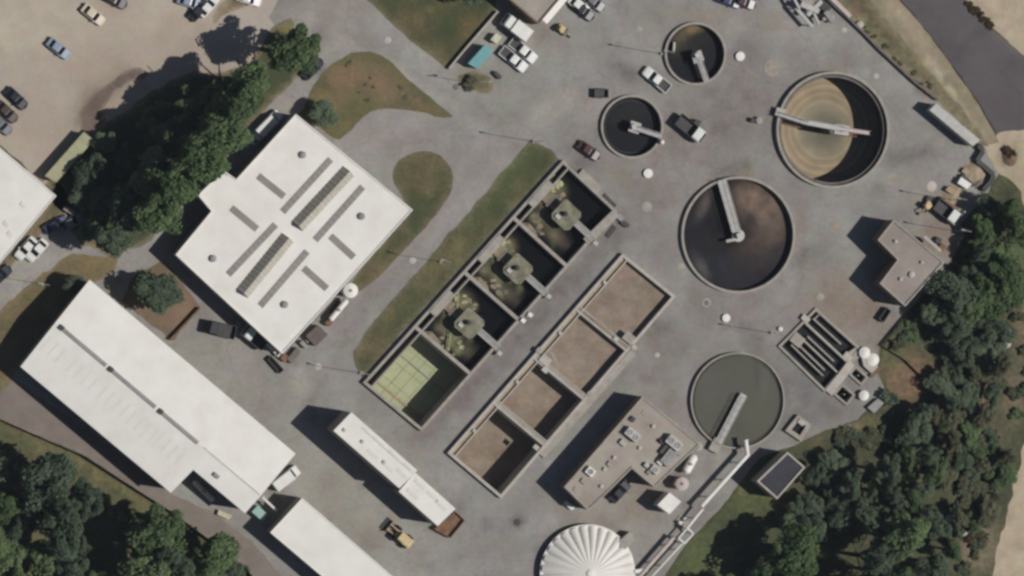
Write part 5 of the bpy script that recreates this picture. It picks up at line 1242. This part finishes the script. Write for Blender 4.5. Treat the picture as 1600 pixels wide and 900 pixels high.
manhole("manhole_cover", "pale cover near the gravel bays", 1456, 291, .9, m_pink, .06, G)
manhole("manhole_cover", "pale cover above the serpentine basin", 1282, 464, .7, m_conc, .05, G)
manhole("manhole_cover", "round grey hatch left of the largest tank's landing", 1187, 188, .6, m_conc, .9, G)
manhole("manhole_cover", "pale cover left of the uppermost small tank", 999, 46, .6, m_conc, .05, G)
manhole("manhole_cover", "pale cover by the right rim of the largest tank", 1369, 119, .5, m_conc_w, .05, G)
manhole("manhole_cover", "pale cover left of the retaining wall", 1319, 47, .5, m_conc_w, .05, G)
manhole("manhole_cover", "pale cover in the drive above the teardrop grass", 606, 63, .6, m_conc_w, .05, G)
manhole("manhole_cover", "grey cover at the lamp bed's lower edge", 712, 136, .5, m_conc_d, .05, G)
manhole("manhole_cover", "pale cover at the workshop drive's lower end", 497, 573, .6, m_conc_w, .05, G)
manhole("manhole_cover", "pale cover in the drive beside the basin grass", 645, 407, .6, m_conc_w, .05, G)
manhole("manhole_cover", "dark plate in the yard right of the rusty skip", 808, 816, .6, m_dgrey, .05, G)

def pipe_run(name, label, pts_px, z, r, mat, cat="pipe", posts=True):
    pl = [P(x, y, z) for x, y in pts_px]; t = thing(name, label, cat, base_of(pl)); m = MB()
    for a, b in zip(pl, pl[1:]): m.tube(a, b, r, 10)
    for p in pl[1:-1]: m.lathe((p.x, p.y), [(.0, z - r * 1.02), (r * .9, z - r * .5), (r * 1.03, z), (r * .9, z + r * .5), (0, z + r * 1.02)], 12)
    m.build("pipe", mat, t)
    for p, q in ((pl[0], pl[1]), (pl[-1], pl[-2])):
        d = (q - p).normalized(); MB().tube(p, p + d * .12, r * 1.35, 12).build("flange", mat, t)
    if posts:
        for a, b in zip(pl, pl[1:]):
            k = max(1, int((b - a).length / 3))
            for i in range(k):
                c = a.lerp(b, (i + .5) / k); MB().tube((c.x, c.y, -.05), (c.x, c.y, z - r * .8), .09, 6).build("support_post", m_grey, t)
                d = (b - a).normalized(); MB().bar(c + Vector((-d.y, d.x, 0)) * (r + .1), c - Vector((-d.y, d.x, 0)) * (r + .1), .12, z - r - .12, z - r).build("cross_arm", m_grey, t)
    return t
pipe_run("overhead_pipe", "thick white overhead pipe bending at the woodland edge", [(1165, 687), (1168, 711), (1096, 791)], 2.4, .38, m_white2)
pipe_run("overhead_pipe", "thinner white overhead pipe joining the thick one to the pipe frame", [(1098, 795), (1073, 826)], 2.2, .24, m_white2)
pipe_run("overhead_pipe", "pinkish jacketed pipe running off the bottom edge", [(1053, 839), (1006, 893), (985, 918)], 1.6, .36, m_pink)
pipe_run("overhead_pipe", "thin pale pipe along the grass running off the bottom edge", [(1068, 847), (1022, 897), (1000, 924)], 1.4, .16, m_white2)
def pipe_frame():
    z = 2.0; px = [(1074, 825), (1083, 834), (1069, 849), (1060, 841)]; pl = PL(px, z); t = thing("square_pipework", "small white square pipe frame between the overhead pipes", "frame", base_of(pl))
    for i in range(4):
        MB().tube(pl[i], pl[(i + 1) % 4], .18, 8).build("frame_pipe", m_white2, t); MB().tube((pl[i].x, pl[i].y, 0), (pl[i].x, pl[i].y, z), .1, 6).build("post", m_grey, t)
pipe_frame()
def pump_skid():
    c = P(1068, 815, .6); t = thing("pump_skid", "white pump and valve skid beside the pipe frame", "pump", (c.x, c.y, 0))
    MB().box((c.x, c.y, .1), (2.2, 1.3, .2), AX).build("base", m_conc, t)
    for x, y in ((1063, 817), (1071, 811)):
        p = P(x, y, .8); m = MB(); m.lathe((p.x, p.y), [(.35, .2), (.42, .7), (.3, 1.1), (0, 1.2)], 12); m.build("pump", m_white2, t)
    MB().tube(P(1060, 815, .9), P(1073, 827, .9), .16, 8).build("pipe", m_white2, t)
pump_skid()
pipe_run("handrail_pipe", "short white pipe between the warehouse and the longest shed", [(410, 777), (432, 798)], 2.4, .22, m_white2)
pipe_run("handrail_pipe", "thin white pipe lying beside the pump house corner trees", [(1508, 330), (1493, 348)], .6, .12, m_white2, posts=False)

def machinery():
    c = P(1262, 18, 1.5); t = thing("screening_plant", "pale steel screening plant with conveyors at the top edge", "machine", (c.x, c.y, 0))
    def beam(a, b, w, z0, z1, n, mt=m_lgrey): MB().bar(P(*a, z1), P(*b, z1), w, z0, z1).build(n, mt, t)
    beam((1244, 12), (1270, 42), .55, 2.0, 2.5, "conveyor"); beam((1252, 6), (1280, 18), .9, 2.2, 2.9, "hopper_side"); beam((1262, 24), (1284, 2), .7, 2.0, 2.6, "conveyor")
    beam((1272, 20), (1280, 38), .4, 1.0, 1.6, "chute"); beam((1256, -6), (1268, 8), 1.6, 1.6, 2.2, "hopper", m_conc); beam((1290, 18), (1302, 34), .8, .6, 1.4, "motor_box", m_grey)
    beam((1286, 30), (1304, 26), .6, .3, 1.0, "feed_tray", m_conc); beam((1240, -4), (1250, 14), .4, 2.4, 2.9, "walkway")
    beam((1284, 6), (1296, 16), 1.4, .4, 1.2, "power_unit", m_dgrey); beam((1276, 26), (1290, 22), .5, .6, 1.2, "return_belt", m_black)
    for x, y in ((1246, 14), (1268, 40), (1282, 4), (1264, 22), (1254, 0)):
        p = P(x, y, 2.0); MB().tube((p.x, p.y, 0), (p.x, p.y, 2.0), .12, 6).build("leg", m_grey, t)
machinery()

# ------------------------------------------------------------------ lamp posts
def lamp(label, bx, by, hx, hy, H=10.5, first=[]):
    """a tapered post with an arm; base at (bx, by) in the photo"""
    c = P(bx, by, 0); t = thing("street_lamp", label, "lamp", (c.x, c.y, 0), "lamp posts in the yard", math.atan2(-(hy), hx))
    if not first:
        parts = [("base", MB().lathe((0, 0), [(.28, 0), (.28, .35), (.2, .4), (0, .41)], 12).mesh("base", m_conc)), ("post", MB().tube((0, 0, .4), (0, 0, H), .055, 8, .035).mesh("post", m_grey)),
                 ("arm", MB().tube((0, 0, H - .1), (1.3, 0, H + .15), .06, 6).mesh("arm", m_grey)), ("lamp_head", MB().box((1.6, 0, H + .16), (.7, .26, .14)).mesh("lamp_head", m_grey)), ("lens", MB().box((1.6, 0, H + .055), (.6, .28, .05)).mesh("lens", m_lens))]
        first.append(parts)
    for n, me in first[0]:
        o = bpy.data.objects.new(n, me); COL.objects.link(o); o.parent = t
lamp("lamp post in the small grass bed by the teal container", 733, 129, 1, 0)
lamp("lamp post on the grass strip beside the workshop drive", 688, 409, -1, -.3)
lamp("lamp post at the lowest corner of the green basin", 563, 583, -1, -.3)
lamp("lamp post at the top end of the basin grass strip", 833, 221, -1, -.2)
lamp("lamp post beside the uppermost small tank's left rim", 1033, 84, -1, -.2)
lamp("lamp post on the brown verge near the depot building", 66, 444, -1, -.2)
lamp("lamp post beside the gravel bays and the white-cab truck", 1486, 312, -1, -.2)
lamp("lamp post behind the pump house at the woodland edge", 1493, 361, -1, -.2)
lamp("lamp post above the contact basin in the yard", 1205, 520, -1, -.2, 5)

# ------------------------------------------------------------------ trees
def crown_mesh(name, mat, seed, R, Hc, nclump, leaves, leaf, conic=0.0):
    q = np.random.RandomState(seed); vs = []; fs = []; tone = []
    cl = []
    for i in range(nclump):
        for _ in range(60):
            p = q.uniform(-1, 1, 3)
            if .15 < np.linalg.norm(p) < 1 and p[2] > -.55: break
        rr = q.uniform(.17, .46); p = p * (1 - rr * .75)
        if conic: p[:2] *= 1 - conic * max(0, p[2])
        cl.append((p, rr, q.uniform(0, 1)))
    ph = q.uniform(0, 6.28, 6); n = leaves
    for k in range(n):
        p, rr, tn = cl[q.randint(nclump)]
        d = q.normal(size=3); d /= np.linalg.norm(d)
        if d[2] < -.3: d[2] *= -1
        o = p + d * rr * q.uniform(.72, 1.06)
        th = math.atan2(o[1], o[0]); w_ = 1 + .13 * math.sin(2 * th + ph[0]) + .12 * math.sin(3 * th + ph[1]) + .09 * math.sin(5 * th + ph[2]); pos = np.array([o[0] * R * w_, o[1] * R * w_, o[2] * Hc / 2 * (1 + .12 * math.sin(4 * th + ph[3]))])
        nrm = d * .9 + np.array([0, 0, .55]) + q.normal(size=3) * .6; nrm /= np.linalg.norm(nrm)
        a = np.cross(nrm, q.normal(size=3)); a /= np.linalg.norm(a); b = np.cross(nrm, a); s = leaf * q.uniform(.6, 1.25); e = s * q.uniform(.5, .9)
        i0 = len(vs); bend = nrm * s * .18
        vs += [tuple(pos - a * s), tuple(pos - b * e + bend), tuple(pos + a * s), tuple(pos + b * e + bend)]; fs.append((i0, i0 + 1, i0 + 2, i0 + 3)); t_ = np.clip(tn * .7 + q.uniform(0, .3), 0, 1); tone += [t_] * 4
    me = bpy.data.meshes.new(name); me.from_pydata(vs, [], fs); me.materials.append(mat)
    at = me.attributes.new("tone", 'FLOAT', 'POINT'); at.data.foreach_set("value", tone); me.update(); return me

def trunk_mesh(H, seed):
    q = random.Random(seed); m = MB(); m.tube((0, 0, -.1), (.05, .03, H * .45), H * .028, 8, H * .02); m.tube((.05, .03, H * .45), (0, 0, H * .8), H * .02, 7, H * .006)
    for i in range(6):
        a = i * 1.05 + q.uniform(-.3, .3); z = H * q.uniform(.3, .55); l = H * q.uniform(.16, .26); m.tube((.03, .02, z), (math.cos(a) * l, math.sin(a) * l, z + l * .8), H * .010, 5, H * .003)
    return m.mesh("trunk", m_bark)

# prototypes are unit trees: crown radius 1 m x H metres handled by object scale
CR = {}
for kk, mt, n in (("bright", m_leaf, 4), ("dull", m_leaf_d, 5), ("brown", m_leaf_b, 1), ("olive", m_leaf_o, 2)):
    CR[kk] = [crown_mesh("crown", mt, 40 + i * 7 + len(kk), 4.2, 8.0, 34, 6000, .28) for i in range(n)]
TR = [trunk_mesh(10.0, i) for i in range(3)]
SH = {kk: crown_mesh("shrub_crown", mt, 91, 1.2, 2.0, 10, 420, .26) for kk, mt in (("bright", m_leaf), ("dull", m_leaf_d), ("olive", m_leaf_o), ("brown", m_leaf_b))}
rt = random.Random(21)

def tree(label, px, py, rpx, H, kind="bright", group=None, name="tree", zfrac=.62, squash=1.0):
    """crown drawn around (px, py) with radius rpx; H = height"""
    R_ = rpx * S; Hc = min(H * .72, R_ * 2.3) * squash; zc = H - Hc / 2
    c = P(px, py, zc); t = thing(name, label, "tree", (c.x, c.y, 0.0), group)
    o = bpy.data.objects.new("crown", rt.choice(CR[kind])); COL.objects.link(o); o.parent = t; o.location = (0, 0, zc); o.rotation_euler = (0, 0, rt.uniform(0, 6.28)); e_ = rt.uniform(.82, 1.2); o.scale = (R_ / 4.2 * e_, R_ / 4.2 / e_, Hc / 8.0)
    o = bpy.data.objects.new("trunk", rt.choice(TR)); COL.objects.link(o); o.parent = t; o.scale = (H / 10,) * 3; o.rotation_euler = (0, 0, rt.uniform(0, 6.28))
    return t

HG = "tall trees in the hedge row above the workshop"
for lb, x, y, r, h, k in (("bright tree at the upper end of the hedge row", 396, 126, 28, 16, "bright"), ("tall bright tree second from the upper end of the hedge row", 366, 160, 36, 20, "bright"),
        ("broad bright tree on the upper right side of the hedge row", 345, 204, 38, 21, "bright"), ("bright tree in the middle of the hedge row, right side", 312, 246, 38, 21, "bright"), ("dark shaded tree in the middle of the hedge row, left side", 284, 214, 36, 14, "dull"),
        ("broad tree right of the lower middle of the hedge row", 268, 296, 36, 20, "bright"), ("dark shaded tree left of the lower middle of the hedge row", 242, 272, 38, 14, "dull"), ("tree above the path's bend in the hedge row", 246, 334, 34, 17, "bright"),
        ("small tree at the lowest end of the hedge row", 178, 376, 26, 12, "dull"), ("dark tree at the lower left of the hedge row beside shaded cars", 204, 318, 36, 12, "dull"), ("low shaded tree on the left flank by the lean-to", 142, 268, 26, 6, "dull"), ("dark shaded tree on the upper left flank of the hedge row", 318, 172, 32, 13, "dull"), ("bright gap-filling tree behind the two broadest hedge trees", 330, 222, 30, 18, "dull")):
    tree(lb, x, y, r * 1.12, h * 1.08, k, HG)
for lb, x, y, r, h in (("low shaded tree beside the soil patch on the hedge's upper left flank", 232, 196, 24, 6), ("low shaded tree in the hedge's dark middle, near the gravel", 196, 252, 26, 7), ("low shaded tree just right of the lean-to's upper end", 165, 222, 20, 5),
        ("low shaded tree in the hedge's dark middle, centre", 222, 300, 28, 8), ("low shaded tree in the hedge's dark middle, lower part", 168, 312, 28, 7), ("low shaded tree at the hedge's upper end behind tall trees", 352, 140, 24, 8), ("low shaded tree in the dark upper middle of the hedge", 272, 180, 26, 7), ("low shaded tree below the lean-to at the hedge's foot", 128, 310, 22, 5), ("low shaded tree right of the shaded cars", 150, 352, 24, 6)):
    tree(lb, x, y, r, h, "dull", HG)
tree("round tree standing alone beside the black car on the drive", 461, 80, 40, 18, "bright")
tree("olive bush tree behind the round tree beside the drive", 438, 62, 14, 4, "olive")
# thin summer haze
hz = MB().box((0, 0, 501.5), (4100, 4100, 1017)).build("haze", None, None, local=True); hz["kind"] = "stuff"
hm = bpy.data.materials.new("haze"); hm.use_nodes = True; hn = hm.node_tree.nodes; hn.remove(hn["Principled BSDF"])
pv = hn.new("ShaderNodeVolumePrincipled"); pv.inputs["Color"].default_value = (.78, .86, 1.0, 1); pv.inputs["Density"].default_value = 2.6e-5; pv.inputs["Anisotropy"].default_value = 0.0
hm.node_tree.links.new(pv.outputs[0], hn["Material Output"].inputs["Volume"]); hz.data.materials.clear(); hz.data.materials.append(hm)

tree("lone dark tree in the soil bed beside the longest shed", 247, 458, 37, 8, "dull")
tree("dark conifer at the shed's upper corner", 118, 446, 20, 5, "dull")
tree("shaded tree against the workshop's top corner", 505, 178, 24, 5, "dull")
tree("dark tree cut by the top edge above the lawn", 735, -14, 22, 8, "dull")

def scatter(poly, rmin, rmax, gap, seed, tries=6000):
    q = random.Random(seed); pts = []; X = [p[0] for p in poly]; Y = [p[1] for p in poly]
    for _ in range(tries):
        x, y = q.uniform(min(X), max(X)), q.uniform(min(Y), max(Y)); r = q.uniform(rmin, rmax)
        if not inpoly(np.array([x]), np.array([y]), poly)[0]: continue
        if all(math.hypot(x - a, y - b) > (r + c) * gap for a, b, c in pts): pts.append((x, y, r))
    return pts

ORD = "first second third fourth fifth sixth seventh eighth ninth tenth eleventh twelfth thirteenth fourteenth fifteenth sixteenth seventeenth eighteenth nineteenth twentieth".split()
GAPS = ((172, 842, 44, 48), (20, 752, 34, 34), (1345, 700, 60, 18), (1335, 862, 34, 34), (1468, 786, 22, 30))
def wood(poly, rmin, rmax, gap, seed, place, pick, hh, band=62, clear=None):
    """scatter trees over a patch of woodland; each label counts along rows from the top"""
    pts = [p for p in scatter(poly, rmin, rmax, gap, seed) if not any(((p[0] - gx) / ga) ** 2 + ((p[1] - gy) / gb) ** 2 < 1 for gx, gy, ga, gb in GAPS)]; pts.sort(key=lambda p: p[1]); rows = []; n_ = 0
    for p in pts:
        if not rows or p[1] - rows[-1][0][1] > band or len(rows[-1]) >= 19: rows.append([p])
        else: rows[-1].append(p)
    for ri, row in enumerate(rows):
        row.sort()
        for ci, (x, y, r) in enumerate(row):
            k = pick(r, x, y); H = rt.uniform(*hh) * (r / rmax) ** .4; H *= rt.choice((.62, .85, 1.0, 1.15))
            if clear: H = min(H, clear(x, y))
            if 215 < x < 300 and y > 800 or 60 < x < 130 and y < 800 or 1370 < x < 1450 and y > 830: H = max(H, 16)
            w = {"dull": "dull green", "bright": "brighter green", "olive": "olive green"}[k]
            n_ = "%s from left" % ORD[min(ci, 19)] if len(row) > 1 else "alone"
            tree("%s tree %s in %s row of %s" % (w, n_, ORD[ri], place), x, y, r, H, k, "trees of the %s" % place)

SWP = [(-50, 722), (5, 716), (70, 728), (110, 758), (150, 796), (190, 814), (250, 834), (320, 852), (355, 884), (395, 927), (410, 960), (-50, 960)]
wood(SWP, 16, 50, .64, 5, "lower left wood", lambda r, x, y: "bright" if (r > 34 and x > 120) or rt.random() < .25 else "dull", (9, 17))
wood([(1545, 330), (1562, 305), (1592, 330), (1580, 480), (1520, 500), (1452, 492), (1474, 456), (1506, 418), (1528, 380)], 14, 40, .58, 3, "pump house wood", lambda r, x, y: "bright" if rt.random() < .4 else "dull", (8, 13))
wood([(1470, 495), (1520, 502), (1572, 500), (1560, 600), (1540, 650), (1480, 660), (1425, 668), (1462, 616), (1472, 570), (1466, 540)], 12, 28, .66, 4, "right-hand thicket", lambda r, x, y: "olive" if rt.random() < .3 else "dull", (3, 7.5), 48)
wood([(1318, 712), (1370, 690), (1440, 672), (1462, 690), (1470, 760), (1455, 816), (1400, 800), (1318, 806)], 14, 38, .70, 8, "wood right of the hut", lambda r, x, y: "bright" if rt.random() < .4 else "dull", (8, 12), 60, lambda x, y: max(5.5, 4.0 + (x - 1275) * S / .72))
wood([(1458, 668), (1540, 656), (1586, 726), (1556, 800), (1505, 840), (1462, 812), (1478, 740)], 9, 24, .74, 18, "scrub wood near sandy track", lambda r, x, y: rt.choice(["olive", "olive", "dull", "bright"]), (2.5, 6), 46)
wood([(1272, 738), (1312, 716), (1312, 826), (1236, 826), (1232, 806), (1256, 780)], 14, 26, .68, 12, "low fringe beside the hut", lambda r, x, y: "dull", (5, 6.5), 40)
wood([(1262, 830), (1300, 826), (1400, 805), (1500, 836), (1490, 880), (1450, 960), (1080, 960), (1098, 905), (1140, 906), (1200, 904)], 14, 44, .72, 9, "bottom wood right of dome", lambda r, x, y: "bright" if rt.random() < .5 else "dull", (8, 14))
tree("large tree on the grass right of the overhead pipe", 1236, 868, 50, 15, "bright")

def shrub(label, x, y, rpx, kind, group=None, h=None):
    r = rpx * S; hh = h or r * 1.3; c = P(x, y, hh * .5); t = thing("shrub", label, "shrub", (c.x, c.y, 0), group)
    o = bpy.data.objects.new("foliage", SH[kind]); COL.objects.link(o); o.parent = t; o.location = (0, 0, hh * .45); o.scale = (r / 1.2, r / 1.2, hh / 2.0); o.rotation_euler = (0, 0, rt.uniform(0, 6.28))
    return t
def shrub_row(n, fn, place, key, noun="bush", h=None, r0=6, r1=12, ends=("left", "right")):
    """bushes placed by fn; labels count along the row"""
    lst = [q for q in (fn() for _ in range(n)) if q]; lst.sort(key=key)
    for i, (x, y, k) in enumerate(lst):
        w = {"brown": "brown", "olive": "olive", "dull": "dull green", "bright": "bright green"}[k]
        if i >= 40: break
        e0, e1 = ends; m_ = min(len(lst), 40)
        nth = "%s from %s" % ((ORD[i], e0) if i < 20 else (ORD[m_ - 1 - i], e1))
        shrub("%s %s %s %s" % (w, noun, nth, place), x, y, rt.uniform(r0, r1), k, "bushes " + place, h)
def f1():
    x = rt.uniform(1500, 1585); y = rt.uniform(650, 900)
    return None if x > 1572 - max(0, y - 740) * .35 else (x, y, rt.choice(["brown", "olive", "dull", "dull"]))
shrub_row(60, f1, "in the scrub by the lower sandy track", lambda q: q[1], "scrub bush", None, 7, 15, ("top", "bottom"))
def f2():
    f = rt.random(); return (1400 + 110 * f + rt.uniform(-6, 14), 538 - 150 * f + rt.uniform(-2, 16), rt.choice(["olive", "dull", "bright"]))
shrub_row(26, f2, "on the slope behind the pump house", lambda q: q[0])
def f3():
    f = rt.random(); return (1334 + 120 * f + rt.uniform(-6, 6), 32 + 108 * f + rt.uniform(-9, 0), "olive")
shrub_row(13, f3, "along the bank behind the retaining wall", lambda q: q[0], "tuft", .5, 2.5, 5)
def f4():
    x = rt.uniform(1300, 1445); return (x, 664 + (1440 - x) * .12 + rt.uniform(-8, 22), rt.choice(["olive", "olive", "dull"]))
shrub_row(34, f4, "on the slope below the wet wells", lambda q: q[0])
def f5():
    f = rt.random(); return (-10 + 400 * f + rt.uniform(-8, 8), 706 + 188 * f + rt.uniform(-2, 16), rt.choice(["bright", "dull"]))
shrub_row(40, f5, "along the lower left wood's edge", lambda q: q[0], "bush", None, 6, 13)
def f8():
    y = rt.uniform(318, 660); return (rt.uniform(1562, 1606), y, rt.choice(["olive", "dull", "bright", "olive"]))
shrub_row(34, f8, "in the scrub at the right edge", lambda q: q[1], "bush", None, 6, 14, ("top", "bottom"))
def f6(): return (rt.uniform(525, 635), rt.uniform(95, 160), "olive")
def f7():
    f = rt.random(); return (1508 + 44 * f + rt.uniform(-3, 3), 2 + 42 * f + rt.uniform(-4, 2), "brown")
shrub_row(16, f7, "along the sandy right edge of the dark road", lambda q: q[0], "bush", .7, 3.5, 7)  # brown bushes added in place of the dark shadow fringe beside the road
shrub("dark bush standing on the yard corner by the sandy track", 1578, 238, 10, "brown")
shrub("dark round bush beside the small white dome", 1390, 622, 15, "dull", h=2.2)
shrub("olive bush beside the yellow algae verge of the drive", 735, 130, 12, "olive")
shrub_row(9, f6, "on the teardrop island", lambda q: q[0], "low tuft", .3, 2, 4.5)

def boulder(x, y, r, sd, label):
    m = MB(); c = P(x, y, r * .5); n = 8; vs = []; 
    for i, (q, z) in enumerate(((.9, -.1), (1.0, .35), (.75, .75), (.3, .95))):
        for j in range(n):
            a = 2 * math.pi * j / n; w = 1 + .25 * noise.noise(Vector((math.cos(a) * 2, math.sin(a) * 2, sd + i * .4))); vs.append((c.x + r * q * w * math.cos(a), c.y + r * q * w * math.sin(a), z * r + .05))
    fs = [(k * n + j, k * n + (j + 1) % n, (k + 1) * n + (j + 1) % n, (k + 1) * n + j) for k in range(3) for j in range(n)] + [tuple(range(3 * n, 4 * n))]
    m.add(vs, fs); tag(m.build("boulder", m_conc_w), label, "boulder", "pale boulders in the woodland")
for i, (x, y, lb) in enumerate(((1573, 538, "pale boulder nearest the upper sandy track"), (1575, 518, "small pale boulder just above another by the upper track"), (1533, 707, "pale boulder in a clearing of the right woodland"), (1484, 810, "pale boulder on the slope, left one of two near the track"), (1507, 833, "pale boulder on the slope, right one of two near the track"), (1477, 590, "pale boulder in the thicket beside the brown slope"), (1343, 39, "pale boulder on the dry bank by the top edge"))):
    boulder(x, y, .8 if i != 5 else .6, i, lb)
